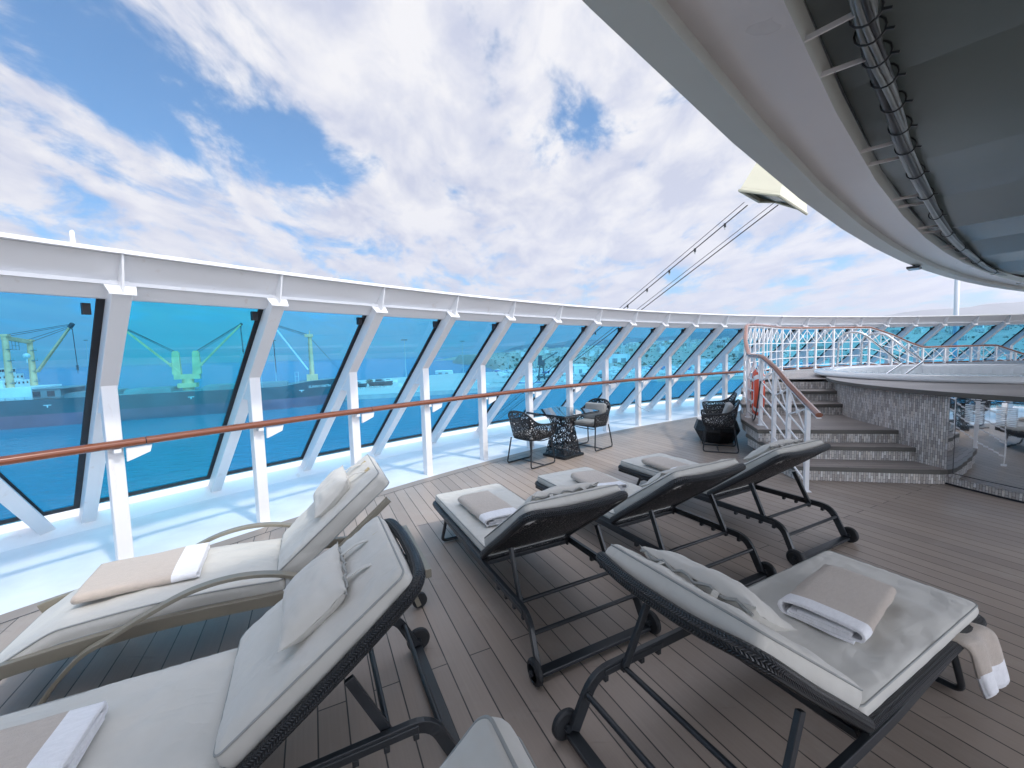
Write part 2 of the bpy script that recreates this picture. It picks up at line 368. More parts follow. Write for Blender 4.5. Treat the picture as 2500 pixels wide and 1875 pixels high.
def tubwater(name):
    t = NT(name); tc = t.n('ShaderNodeTexCoord')
    nr = t.bump(t.noise(tc.outputs['Object'], 3.5, 3), 0.10, 0.03)
    b = t.bsdf((0.62, 0.78, 0.82), 0.05, 0, nr)
    tr = t.n('ShaderNodeBsdfTransparent'); tr.inputs[0].default_value = (0.86, 0.96, 0.97, 1)
    fr = t.n('ShaderNodeFresnel'); fr.inputs[0].default_value = 1.33
    mx = t.n('ShaderNodeMixShader'); t.l(t.math('ADD', fr.outputs[0], 0.12), mx.inputs[0]); t.l(tr.outputs[0], mx.inputs[1]); t.l(b.outputs[0], mx.inputs[2])
    return t.done(mx.outputs[0])
TUBWATER = tubwater('tub_water')
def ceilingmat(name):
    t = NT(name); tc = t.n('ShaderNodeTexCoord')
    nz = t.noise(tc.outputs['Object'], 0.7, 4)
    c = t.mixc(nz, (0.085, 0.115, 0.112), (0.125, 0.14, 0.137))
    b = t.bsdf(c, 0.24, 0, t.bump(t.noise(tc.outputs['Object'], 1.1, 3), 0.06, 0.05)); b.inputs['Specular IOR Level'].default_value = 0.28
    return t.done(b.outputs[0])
CEIL = ceilingmat('ceiling_panels')
def seamat(name):
    t = NT(name); g = t.n('ShaderNodeNewGeometry'); v = g.outputs['Position']
    mp = t.n('ShaderNodeMapping'); mp.inputs['Scale'].default_value = (1, 1.8, 1); t.l(v, mp.inputs[0])
    w = t.noise(mp.outputs[0], 0.20, 8, 0.62); big = t.noise(v, 0.004, 4)
    sp = t.n('ShaderNodeSeparateXYZ'); t.l(v, sp.inputs[0])
    far = t.n('ShaderNodeMapRange'); t.l(sp.outputs[1], far.inputs[0]); far.inputs[1].default_value = 250; far.inputs[2].default_value = 900
    near = t.mixc(big, (0.016, 0.20, 0.29), (0.03, 0.30, 0.39))
    mid = t.noise(mp.outputs[0], 0.035, 6, 0.6)
    near = t.mixc(t.math('MULTIPLY', mid, 0.45), near, (0.008, 0.12, 0.20))
    c = t.mixc(far.outputs[0], near, (0.03, 0.22, 0.36))
    nr = t.bump(w, 0.6, 1.2)
    b = t.bsdf(c, 0.22, 0, nr); b.inputs['Specular IOR Level'].default_value = 0.22
    return t.done(b.outputs[0])
SEA = seamat('harbour_water')
def ground(name, c1, c2, s1, s2, bump=0.3):
    t = NT(name); g = t.n('ShaderNodeNewGeometry'); v = g.outputs['Position']
    c = t.mixc(t.math('ADD', t.math('MULTIPLY', t.noise(v, s1, 6, 0.65), 0.7), t.math('MULTIPLY', t.noise(v, s2, 3), 0.3)), c1, c2)
    return t.done(t.bsdf(c, 0.85, 0, t.bump(t.noise(v, s2, 3), bump, 1.0)).outputs[0])
LANDMAT = ground('dry_hillside', (0.15, 0.165, 0.12), (0.62, 0.56, 0.47), 0.045, 0.3)
QUAYMAT = ground('quay_concrete', (0.42, 0.40, 0.36), (0.72, 0.68, 0.62), 0.03, 0.25)
HILLMAT = ground('far_hill_scrub', (0.10, 0.12, 0.13), (0.17, 0.17, 0.17), 0.0012, 0.006)
HULL = paint('dark_hull', (0.003, 0.085, 0.105), 0.42, var=0.3, vscale=0.06)
HULLRED = paint('hull_antifouling', (0.20, 0.10, 0.14), 0.6, var=0.25, vscale=0.08)
SHIPWHITE = paint('ship_white', (0.72, 0.74, 0.72), 0.5, var=0.1, vscale=0.15)
SHIPGREY = paint('ship_deck_grey', (0.20, 0.26, 0.27), 0.6, var=0.25, vscale=0.12)
CREAM = paint('ship_cream', (0.85, 0.50, 0.27), 0.5, var=0.16, vscale=0.3)
WIRE = paint('wire_black', (0.02, 0.022, 0.024), 0.5, var=0.1)
WINDARK = paint('window_dark', (0.02, 0.03, 0.04), 0.2, var=0.2)
RED = paint('red_enamel', (0.60, 0.06, 0.08), 0.5, var=0.1)
STUCCO = [paint('stucco_white', (0.78, 0.76, 0.72), 0.8, var=0.08, vscale=0.3), paint('stucco_cream', (0.68, 0.62, 0.52), 0.8, var=0.1, vscale=0.3),
          paint('stucco_grey', (0.46, 0.45, 0.43), 0.85, var=0.12, vscale=0.3), paint('stucco_ochre', (0.52, 0.40, 0.28), 0.85, var=0.12, vscale=0.3)]
SHEDWHITE = paint('shed_sheeting', (0.66, 0.72, 0.72), 0.5, var=0.1, vscale=0.2)
GELCOAT = paint('boat_gelcoat', (0.80, 0.80, 0.78), 0.25, var=0.04, vscale=0.5)
BOATBLUE = paint('boat_blue', (0.03, 0.13, 0.42), 0.35, var=0.1, vscale=0.5)
BOATDARK = paint('boat_dark', (0.05, 0.07, 0.08), 0.5, var=0.2, vscale=0.5)
YELLOW = paint('yellow_enamel', (0.70, 0.55, 0.06), 0.5, var=0.1, vscale=0.5)
LEAF = paint('scrub_leaf', (0.11, 0.145, 0.085), 0.8, var=0.35, vscale=0.4)
BARK = paint('tree_bark', (0.12, 0.09, 0.06), 0.9, var=0.2)
GALV = paint('galvanised_steel', (0.50, 0.53, 0.55), 0.45, metal=0.3, var=0.1)

# ------------------------------------------------------------------ mesh helpers
class MB:
    def __init__(s): s.v = []; s.f = []; s.m = []; s.u = []; s.sm = []
    def add(s, vs, fs, mi=0, uvs=None, smooth=False):
        o = len(s.v); s.v += [tuple(p) for p in vs]
        for k, f in enumerate(fs):
            s.f.append(tuple(i+o for i in f)); s.m.append(mi); s.u.append(uvs[k] if uvs else None); s.sm.append(smooth)
        return s
    def quadbox(s, c8, mi=0):
        return s.add(c8, [(3, 2, 1, 0), (4, 5, 6, 7), (0, 1, 5, 4), (1, 2, 6, 5), (2, 3, 7, 6), (3, 0, 4, 7)], mi)
    def box(s, c, d, rz=0.0, mi=0):
        cx, cy, cz = c; x, y, z = d[0]/2, d[1]/2, d[2]/2; cs, sn = math.cos(rz), math.sin(rz)
        p = []
        for zz in (-z, z):
            for a, b in ((-x, -y), (x, -y), (x, y), (-x, y)):
                p.append((cx+a*cs-b*sn, cy+a*sn+b*cs, cz+zz))
        return s.quadbox(p, mi)
    def bar(s, p, q, w, h, up=(0, 0, 1), mi=0):
        p, q, up = Vector(p), Vector(q), Vector(up); d = (q-p).normalized()
        a = d.cross(up)
        if a.length < 1e-4: a = d.cross(Vector((1, 0, 0)))
        a.normalize(); b = a.cross(d).normalized(); a *= w/2; b *= h/2
        return s.quadbox([p-a-b, p+a-b, p+a+b, p-a+b, q-a-b, q+a-b, q+a+b, q-a+b], mi)
    def sweep(s, path, prof, up=(0, 0, 1), closed=False, mi=0, smooth=False, caps=True, scale=None):
        """sweep a closed profile [(a,b)] along path; a along side, b along up"""
        P = [Vector(p) for p in path]; n = len(P); rings = []; L = [0.0]
        for i in range(1, n): L.append(L[-1]+(P[i]-P[i-1]).length)
        up = Vector(up); prev = None
        for i in range(n):
            if closed: d = (P[(i+1) % n]-P[i-1])
            else: d = P[min(i+1, n-1)]-P[max(i-1, 0)]
            if d.length < 1e-9: d = Vector((1, 0, 0))
            d.normalize(); a = d.cross(up)
            if a.length < 0.05: a = prev if prev is not None else d.cross(Vector((0.3, 1, 0.2)))
            a = a.normalized(); prev = a; b = a.cross(d).normalized()
            k = scale[i] if scale else 1.0
            rings.append([P[i]+a*(x*k)+b*(y*k) for x, y in prof])
        m = len(prof); vs = [p for r in rings for p in r]; fs = []; uv = []
        for i in range(n if closed else n-1):
            j = (i+1) % n; l0 = L[i]; l1 = L[j] if j else L[i]+(P[0]-P[i]).length
            for k in range(m):
                kk = (k+1) % m
                fs.append((i*m+k, i*m+kk, j*m+kk, j*m+k))
                uv.append(((l0, k/m), (l0, (k+1)/m), (l1, (k+1)/m), (l1, k/m)))
        s.add(vs, fs, mi, uv, smooth)
        if caps and not closed:
            s.add(rings[0], [tuple(range(m-1, -1, -1))], mi); s.add(rings[-1], [tuple(range(m))], mi)
        return s
    def tube(s, path, r, n=8, closed=False, mi=0, smooth=True, up=(0, 0, 1), caps=True, scale=None):
        return s.sweep(path, [(r*math.cos(2*PI*k/n), r*math.sin(2*PI*k/n)) for k in range(n)], up, closed, mi, smooth, caps, scale)
    def prism(s, poly, z0, z1, mi=0, side_mi=None, uv=True):
        n = len(poly); area = sum(poly[i][0]*poly[(i+1) % n][1]-poly[(i+1) % n][0]*poly[i][1] for i in range(n))
        if area < 0: poly = poly[::-1]
        vs = [(x, y, z0) for x, y in poly]+[(x, y, z1) for x, y in poly]
        s.add(vs, [tuple(range(n-1, -1, -1)), tuple(range(n, 2*n))], mi)
        L = 0.0; fs = []; us = []
        for i in range(n):
            j = (i+1) % n; d = math.hypot(poly[j][0]-poly[i][0], poly[j][1]-poly[i][1])
            fs.append((i, j, n+j, n+i)); us.append(((L, z0), (L+d, z0), (L+d, z1), (L, z1))); L += d
        return s.add(vs, fs, mi if side_mi is None else side_mi, us)
    def lathe(s, prof, n=32, c=(0, 0), mi=0, smooth=True, a0=0.0, a1=2*PI, sx=1.0):
        full = abs(a1-a0-2*PI) < 1e-6; k = n if full else n+1; m = len(prof); vs = []; fs = []; us = []
        for i in range(k):
            a = a0+(a1-a0)*i/n
            for r, z in prof: vs.append((c[0]+r*sx*math.cos(a), c[1]+r*math.sin(a), z))
        for i in range(n):
            j = (i+1) % k
            for q in range(m-1):
                fs.append((i*m+q, j*m+q, j*m+q+1, i*m+q+1))
                u0 = (a0+(a1-a0)*i/n); u1 = (a0+(a1-a0)*(i+1)/n); r = max(prof[q][0], 0.01)
                us.append(((u0*r, prof[q][1]), (u1*r, prof[q][1]), (u1*r, prof[q+1][1]), (u0*r, prof[q+1][1])))
        return s.add(vs, fs, mi, us, smooth)
    def grid(s, fn, nu, nv, mi=0, smooth=True, closed_u=False):
        vs = []; fs = []; us = []
        ku = nu if closed_u else nu+1
        for i in range(ku):
            for j in range(nv+1): vs.append(fn(i/nu, j/nv))
        for i in range(nu):
            ii = (i+1) % ku
            for j in range(nv):
                fs.append((i*(nv+1)+j, ii*(nv+1)+j, ii*(nv+1)+j+1, i*(nv+1)+j+1))
                us.append(((i/nu, j/nv), ((i+1)/nu, j/nv), ((i+1)/nu, (j+1)/nv), (i/nu, (j+1)/nv)))
        return s.add(vs, fs, mi, us, smooth)
    def xf(s, M):
        s.v = [tuple(M @ Vector(p)) for p in s.v]; return s
    def build(s, name, mats, parent=None, bevel=0.0, **props):
        me = bpy.data.meshes.new(name); me.from_pydata(s.v, [], s.f)
        if not isinstance(mats, (list, tuple)): mats = [mats]
        for m in mats: me.materials.append(m)
        me.polygons.foreach_set('material_index', s.m); me.polygons.foreach_set('use_smooth', s.sm)
        if any(u is not None for u in s.u):
            uvl = me.uv_layers.new(name='UVMap'); d = uvl.data
            for p, u in zip(me.polygons, s.u):
                if u is None: continue
                for li, c in zip(p.loop_indices, u): d[li].uv = c
        me.validate(); me.update()
        o = bpy.data.objects.new(name, me); COL.objects.link(o)
        if parent is not None: o.parent = parent
        if bevel:
            b = o.modifiers.new('bevel', 'BEVEL'); b.width = bevel; b.segments = 2; b.limit_method = 'ANGLE'; b.angle_limit = R(40)
        for k, v in props.items(): o[k] = v
        return o
def thing(name, label, cat, loc=(0, 0, 0), rz=0.0, group=None):
    o = bpy.data.objects.new(name, None); COL.objects.link(o); o.empty_display_size = 0.2
    o.location = loc; o.rotation_euler = (0, 0, rz); o['label'] = label; o['category'] = cat
    if group: o['group'] = group
    return o
def tag(o, label, cat, group=None):
    o['label'] = label; o['category'] = cat
    if group: o['group'] = group
    return o
def dup(o, parent=None, loc=None, rz=None, label=None):
    c = o.copy(); COL.objects.link(c)
    if parent is not None: c.parent = parent
    if loc is not None: c.location = loc
    if rz is not None: c.rotation_euler = (0, 0, rz)
    if label: c['label'] = label
    for ch in list(o.children):
        dup(ch, c)
    return c
def arc(c, r, a0, a1, n, z=None):
    out = []
    for i in range(n+1):
        a = R(a0+(a1-a0)*i/n); p = (c[0]+r*math.cos(a), c[1]+r*math.sin(a))
        out.append(p if z is None else (*p, z))
    return out
def smoothpath(pts, n=6):
    P = [Vector(p) for p in pts]; out = []
    for i in range(len(P)-1):
        p0 = P[max(i-1, 0)]; p1 = P[i]; p2 = P[i+1]; p3 = P[min(i+2, len(P)-1)]
        for k in range(n):
            t = k/n
            out.append(0.5*((2*p1)+(p2-p0)*t+(2*p0-5*p1+4*p2-p3)*t*t+(3*p1-p0-3*p2+p3)*t**3))
    out.append(P[-1]); return out
def rounded(pts, r, n=5):
    """polyline with its corners rounded"""
    P = [Vector(p) for p in pts]; out = [P[0]]
    for i in range(1, len(P)-1):
        a = P[i-1]-P[i]; b = P[i+1]-P[i]; rr = min(r, a.length*0.49, b.length*0.49)
        s = P[i]+a.normalized()*rr; e = P[i]+b.normalized()*rr
        for k in range(n+1):
            t = k/n; out.append(s*(1-t)**2+P[i]*2*t*(1-t)+e*t*t)
    out.append(P[-1]); return out

# ------------------------------------------------------------------ the deck and its curved windscreen
WC = (15.9414, -10.5738)          # centre of the curve
A0, DA = 2.560926, -0.0452281     # angle of each frame
def wp(r, i, z): a = A0+DA*i; return Vector((WC[0]+r*math.cos(a), WC[1]+r*math.sin(a), z))
DEG = math.degrees
def ring_sheet(r0, r1, z0, z1, a0, a1, n):
    m = MB()
    def fn(u, v):
        a = R(a0+(a1-a0)*u); r = r0+(r1-r0)*v; return (WC[0]+r*math.cos(a), WC[1]+r*math.sin(a), z0+(z1-z0)*v)
    return m.grid(fn, n, 2, smooth=False)
deck = MB(); deck.add([(*p, 0) for p in arc(WC, 23.44, 0, 359, 240)], [tuple(range(241))])
o = deck.build('deck', DECK, kind='structure')
o = ring_sheet(23.444, 23.60, 0.0, 0.0, 30, 200, 200).build('deck_border', DECKB, kind='structure')
ring_sheet(23.436, 23.447, 0.0015, 0.0015, 30, 200, 200).build('deck_seam', SEAL, kind='structure')
mm = ring_sheet(23.60, 25.16, -0.006, -0.012, 30, 200, 200)
mm.build('deck_margin', MARGIN, kind='structure')
# outer sill of the margin, and the ship's side below it
sill = MB()
for (r0, z0, r1, z1) in ((25.16, -0.012, 25.20, 0.02), (25.20, 0.02, 25.30, 0.115), (25.30, 0.115, 25.62, 0.125), (25.62, 0.125, 25.66, -0.4)):
    t = ring_sheet(r0, r1, z0, z1, 30, 200, 200); sill.add(t.v, t.f, 0)
sill.build('deck_sill', WHITE, kind='structure')
hullm = ring_sheet(25.64, 25.9, -0.3, -25.0, 30, 200, 100); hullm.build('ship_side_terrain', WHITE, kind='structure')

wind = thing('windscreen', 'curved white windscreen of leaning frames and blue tinted panes around the deck edge', 'windscreen', (0, 0, 0))
IR = list(range(-3, 26))
NB = Vector((0, 0, 0))
def frame_pts(i):
    """bottom and top of leaning frame i, plus its outward normal"""
    ib = it = i
    if i == 0: ib, it = (2.560926-R(144.77))/(-0.0452281)*-1*-1, 0.0
    if i == 0:
        ib = (R(144.77)-A0)/DA; it = (R(147.3)-A0)/DA
    elif i < 0:
        ib = i-0.1; it = i-0.35
    b = wp(25.27, ib, 0.03); t = wp(23.05, it, 2.18); return b, t
for i in IR:
    b, t = frame_pts(i); d = (t-b).normalized()
    rad = Vector((b.x-WC[0], b.y-WC[1], 0)).normalized()
    nrm = (rad - d*rad.dot(d)).normalized()            # outward normal of the glazing
    off = nrm*0.05
    m = MB(); m.bar(b+off, t+off+d*0.05, 0.112, 0.13, up=nrm)
    m.build('leaning_frame', WHITE, wind, bevel=0.006)
    if i != 0 or True:
        j = wp(23.75, i, 1.545); g = wp(23.75, i, -0.01); a = A0+DA*i
        m = MB(); m.box(((j.x+g.x)/2, (j.y+g.y)/2, (j.z+g.z)/2), (0.10, 0.10, j.z-g.z), a)
        # sloping head of the post where it meets the leaning frame
        k = wp(23.90, i, 1.45); m.bar((k.x, k.y, 1.30), (k.x, k.y, 1.47), 0.096, 0.20, up=(math.cos(a), math.sin(a), 0))
        m.build('post', WHITE, wind, bevel=0.006)
# panes with their black edge seals
NG = 0.135
def glaze(i, k, name_glass):
    b0, t0 = frame_pts(i); b1, t1 = frame_pts(k)
    P = [b0, b1, t1, t0]
    dn = ((t0-b0).normalized()); rad = Vector(((b0.x+b1.x)/2-WC[0], (b0.y+b1.y)/2-WC[1], 0)).normalized()
    n = (rad-dn*rad.dot(dn)).normalized()
    def q(u, v, o): return (b0*(1-u)+b1*u)*(1-v)+(t0*(1-u)+t1*u)*v + n*o
    w = max((b1-b0).length, 0.3); h = (t0-b0).length; eu = 0.018; v0, v1 = 0.062, 0.992
    m = MB(); vs = [q(eu, v0, NG), q(1-eu, v0, NG), q(1-eu, v1, NG), q(eu, v1, NG)]
    vs2 = [p+n*0.010 for p in vs]
    m.quadbox(vs+vs2)
    pane = m.build('pane', GLASS2 if name_glass else GLASS, wind)
    s = MB(); ex = n*0.010
    def side(u_, wd):      # strip of constant width along one edge of the pane
        a = []
        for v in (v0-0.01, v1):
            p, e = q(0, v, NG-0.012), q(1, v, NG-0.012); dd = (e-p).normalized()
            a += [p, p+dd*wd] if u_ == 0 else [e-dd*wd, e]
        o4 = [a[0], a[1], a[3], a[2]]; s.quadbox(o4+[p+ex for p in o4])
    side(0, 0.085); side(1, 0.092 if i else 0.062)
    for a0, a1 in ((v0-0.012, v0+0.010), (v1-0.008, v1)):
        o4 = [q(0.03, a0, NG-0.011), q(0.97, a0, NG-0.011), q(0.97, a1, NG-0.011), q(0.03, a1, NG-0.011)]; s.quadbox(o4+[p+ex for p in o4])
    su = 0.05/w
    # small clamp near the head of the pane
    e_ = q(1, 0.93, NG-0.02); c = e_+(q(0, 0.93, NG-0.02)-e_).normalized()*0.115; s.box(tuple(c), (0.04, 0.045, 0.08), A0+DA*i)
    s.build('seal', SEAL, pane)
for i in IR[:-1]: glaze(i, i+1, i == 1)
# head beam: cap, leaning web, flange, lower fascia
def beam_ring(sec):
    m = MB(); n = len(sec); st = [A0+DA*(-3.6+0.25*k) for k in range(118)]
    vs = [(WC[0]+r*math.cos(a), WC[1]+r*math.sin(a), z) for a in st for r, z in sec]; fs = []
    for k in range(len(st)-1):
        for q in range(n): fs.append((k*n+q, k*n+(q+1) % n, (k+1)*n+(q+1) % n, (k+1)*n+q))
    return m.add(vs, fs)
beam_ring([(22.90, 2.452), (22.90, 2.478), (23.42, 2.488), (23.42, 2.452)]).build('beam_cap', WHITE, wind)
beam_ring([(22.955, 2.450), (23.10, 2.285), (23.14, 2.285), (22.995, 2.450)]).build('beam_web', WHITE, wind)
beam_ring([(23.055, 2.258), (23.055, 2.284), (23.20, 2.284), (23.20, 2.258)]).build('beam_flange', WHITE, wind)
beam_ring([(23.075, 2.257), (23.165, 2.172), (23.225, 2.172), (23.135, 2.257)]).build('beam_fascia', WHITE, wind)
for i in IR:
    a = A0+DA*i; er = Vector((math.cos(a), math.sin(a), 0)); et = Vector((-math.sin(a), math.cos(a), 0))
    if i == 0: a = R(147.3); er = Vector((math.cos(a), math.sin(a), 0)); et = Vector((-math.sin(a), math.cos(a), 0))
    c = Vector((WC[0], WC[1], 0))
    m = MB()
    # triangular web stiffener
    tri = [(22.915, 2.449), (23.0, 2.449), (23.12, 2.27), (22.985, 2.215)]
    vs = [c+er*r+et*s+Vector((0, 0, z)) for s in (-0.006, 0.006) for r, z in tri]
    m.add(vs, [(0, 1, 2, 3), (7, 6, 5, 4), (0, 4, 5, 1), (1, 5, 6, 2), (2, 6, 7, 3), (3, 7, 4, 0)])
    # splayed plate on the head of the frame
    pl = [(23.07, 2.272, 0.088), (22.995, 2.198, 0.072)]
    vs = []
    for o in (0.0, 0.012):
        for r, z, w in pl: vs += [c+er*(r)+et*(-w)+Vector((0, 0, z-o)), c+er*(r)+et*w+Vector((0, 0, z-o))]
    m.add(vs, [(0, 1, 3, 2), (6, 7, 5, 4), (0, 4, 5, 1), (2, 3, 7, 6), (0, 2, 6, 4), (1, 5, 7, 3)])
    m.build('frame_bracket', WHITE, wind)

rail = thing('handrail', 'varnished wooden handrail running along the white posts of the windscreen', 'handrail')
prof = [(0.040*math.cos(2*PI*k/14), 0.034*math.sin(2*PI*k/14)) for k in range(14)]
CUTS = [-3.3, -1.2, 1.17, 3.17, 5.13, 6.9, 9.0, 11.0, 13.0, 15.0, 17.0, 19.0, 21.0, 23.0, 25.2]
for k in range(len(CUTS)-1):
    i0, i1 = CUTS[k], CUTS[k+1]-0.006
    path = [wp(23.655, i0+(i1-i0)*q/12, 1.052) for q in range(13)]
    MB().sweep(path, prof, smooth=True).build('rail_length', WOOD, rail)
for i in IR:
    a = A0+DA*i; er = Vector((math.cos(a), math.sin(a), 0)); et = Vector((-math.sin(a), math.cos(a), 0)); c = Vector((WC[0], WC[1], 0))
    m = MB(); sec = [(0.055, 1.012), (0.055, 0.90), (0.10, 0.915), (0.205, 0.955), (0.22, 1.012)]
    # plate bracket reaching along the rail from the side of the post
    vs = [c+er*(23.655+o)-et*s+Vector((0, 0, z)) for o in (-0.012, 0.012) for s, z in sec]; n = len(sec)
    m.add(vs, [tuple(range(n)), tuple(range(2*n-1, n-1, -1))]+[(k, n+k, n+(k+1) % n, (k+1) % n) for k in range(n)])
    p = c+er*23.68+Vector((0, 0, 1.0)); m.box(tuple(p), (0.10, 0.045, 0.03), a)
    m.build('rail_bracket', WHITE, rail)
cab = MB(); pth = smoothpath([wp(23.65, 9.15, 1.0), wp(23.60, 8.97, 0.86), wp(23.6, 8.80, 0.66), wp(23.62, 8.85, 0.46), wp(23.62, 9.2, 0.30)], 6); cab.tube(pth, 0.007, 6)
tag(cab.build('loose_cable', GALV), 'thin grey cable looping down from the wooden handrail beside a white post', 'cable')

# ------------------------------------------------------------------ sun loungers
TH = R(35.5)
BD = Vector((-math.cos(TH), 0, math.sin(TH))); BN = Vector((math.sin(TH), 0, math.cos(TH)))
def back_M(s=0.0, o=0.0, hz=0.315):
    """frame on the backrest: local x runs up the back, y across, z out of its face"""
    M = Matrix((BD, Vector((0, -1, 0)), BN)).transposed().to_4x4(); M.translation = Vector((0, 0, hz))+BD*s+BN*o; return M
def pad(L, W, T, r=0.035, puff=0.018, seed=0, nx=72, ny=44, wr=0.013, tuft=()):
    """stuffed box cushion, base at z=0, x 0..L, y centred; returns mesh and its two piping loops"""
    random.seed(seed); sx = seed*7.31
    def outline(u):   # rounded rectangle, u in 0..1 anticlockwise
        pts = []
        return pts
    def sq(x, y):     # square to rounded square
        ax, ay = abs(x), abs(y)
        cx = L/2-r; cy = W/2-r; X = x*L/2; Y = y*W/2
        if abs(X) > cx and abs(Y) > cy:
            dx, dy = abs(X)-cx, abs(Y)-cy; m = max(dx, dy); l = math.hypot(dx, dy) or 1
            k = m/l; X = math.copysign(cx+dx*k, X); Y = math.copysign(cy+dy*k, Y)
        return X, Y
    def wob(X, Y, s):
        ed = min(1.0, max(0.0, 1-(min(L/2-abs(X), W/2-abs(Y)))/0.11))
        fold = 1-abs(noise.noise(Vector((X*4.5+sx, Y*5.5, s*1.7+8))))*3.0
        pk = noise.noise(Vector((X*26+sx, Y*30, 2.2)))*ed
        return noise.noise(Vector((X*5+sx, Y*6+s*9, s*3.1)))*wr + noise.noise(Vector((X*14+sx, Y*12, s*2+4)))*wr*0.5 + max(0, fold)*wr*0.25 + pk*wr*0.8
    m = MB()
    def top(sgn):
        def fn(u, v):
            x, y = 2*u-1, 2*v-1
            # crowd samples near the edges
            x = math.sin(x*PI/2)*0.55+x*0.45; y = math.sin(y*PI/2)*0.55+y*0.45
            X, Y = sq(x, y); e = (1-abs(x)**6)*(1-abs(y)**6)
            z = puff*e**0.5 + wob(X, Y, sgn)*e**0.35
            for tx, ty, td in tuft:
                z -= td*math.exp(-(((X-tx)/0.07)**2+((Y-ty)/0.07)**2))
            z = z if sgn > 0 else z*0.4
            return (X+L/2, Y, (T+z) if sgn > 0 else -z*0.5)
        return fn
    m.grid(top(1), nx, ny); m.grid(top(-1), nx, ny)
    m.f[-nx*ny:] = [tuple(reversed(f)) for f in m.f[-nx*ny:]]
    m.u[-nx*ny:] = [tuple(reversed(f)) for f in m.u[-nx*ny:]]
    # boundary wall bulging slightly
    loop = []
    for k in range(nx): loop.append((2*k/nx-1, -1))
    for k in range(ny): loop.append((1, 2*k/ny-1))
    for k in range(nx): loop.append((1-2*k/nx, 1))
    for k in range(ny): loop.append((-1, 1-2*k/ny))
    base = []
    for x, y in loop:
        x = math.sin(x*PI/2)*0.55+x*0.45; y = math.sin(y*PI/2)*0.55+y*0.45
        base.append(sq(x, y))
    n = len(base); vs = []; K = 5
    for k in range(K+1):
        t = k/K; b = math.sin(PI*t)
        for X, Y in base:
            w = noise.noise(Vector((X*9+sx, Y*9, t*2)))*0.006*b
            cX, cY = X*(1+0.018*b/L*1.0)+math.copysign(w, X)*(abs(X) > L/2-r), Y+math.copysign(0.008*b+w, Y)*(abs(Y) > W/2-r)
            vs.append((cX+L/2, cY, T*t))
    fs = [(k*n+i, k*n+(i+1) % n, (k+1)*n+(i+1) % n, (k+1)*n+i) for k in range(K) for i in range(n)]
    m.add(vs, fs, 0, None, True)
    lo = [(X*1.004+L/2, Y*1.004, 0.002) for X, Y in base]; hi = [(X*1.004+L/2, Y*1.004, T-0.002) for X, Y in base]
    return m, lo, hi
def cushion_obj(name, parent, Mx, **k):
    m, lo, hi = pad(**k); m.xf(Mx); o = m.build(name, CUSHION, parent)
    p = MB()
    for lp in (lo, hi): p.tube([Mx @ Vector(q) for q in lp], 0.0045, 6, closed=True, up=tuple((Mx.to_3x3() @ Vector((0, 0, 1))).normalized()))
    p.build('piping', PIPING, o); return o
def pillow_mesh(W, H, T, seed):
    """slack head pillow with pinched corners: x up, y across, z out"""
    m = MB(); sx = seed*3.7
    for sgn in (1, -1):
        def fn(u, v):
            x, y = 2*u-1, 2*v-1
            e = max(0.0, (1-abs(x)**2.6)*(1-abs(y)**3.2))
            pin = 1-0.10*(abs(x)**3)*(1-abs(y)**4)-0.0
            X = x*H/2*(1-0.09*(1-abs(y)**5)*abs(x)**2); Y = y*W/2*(1-0.06*(1-abs(x)**5)*abs(y)**2)
            z = sgn*T/2*e**0.55
            w = noise.noise(Vector((X*9+sx, Y*7, sgn)))*0.012*(e**0.3)+noise.noise(Vector((X*24+sx, Y*20, sgn)))*0.006
            return (X, Y, z+w*(1 if sgn > 0 else 0.6)+0.02*abs(x*y)**3)
        n0 = len(m.f); m.grid(fn, 26, 34)
        if sgn < 0:
            m.f[n0:] = [tuple(reversed(f)) for f in m.f[n0:]]; m.u[n0:] = [tuple(reversed(f)) for f in m.u[n0:]]
    return m
def add_pillow(parent, seed, s=0.50, tilt=0.0, lift=0.10, dx=0.0, straps=True, W=0.50, H=0.30, T=0.15, roll_=0.0):
    Mx = back_M(s, lift) @ Matrix.Rotation(tilt, 4, 'Y') @ Matrix.Rotation(roll_, 4, 'Z') @ Matrix.Translation((0, dx, T*0.36))
    o = pillow_mesh(W, H, T, seed).xf(Mx).build('pillow', CUSHION, parent)
    # flat lip with cord along the opening
    lip = MB(); q = [Mx @ Vector((H/2*(0.90+0.09*abs(math.cos(PI*(k/16-0.5)))), W/2*(2*k/16-1)*0.97, 0.01*math.sin(k*1.9))) for k in range(17)]
    lip.tube(q, 0.006, 6); lip.build('pillow_edge', PIPING, o)
    if straps:
        for sy in (-0.11, 0.11):
            a = Mx @ Vector((H/2*0.86, sy, 0.0)); b = back_M(0.755, 0.105) @ Vector((0, sy*1.15, 0.0)); c = back_M(0.80, 0.06) @ Vector((0, sy*1.15, 0.0))
            st = MB(); st.sweep(smoothpath([a, (a+b)/2+BN*0.02, b, c], 5), [(-0.011, -0.002), (0.011, -0.002), (0.011, 0.002), (-0.011, 0.002)], up=BN)
            so = st.build('tie', CUSHION, o)
            tg = MB(); tg.tube([b+BN*0.012-BD*0.018, b+BN*0.016, b+BN*0.012+BD*0.022], 0.009, 8); tg.build('toggle', BONE, so)
    return o

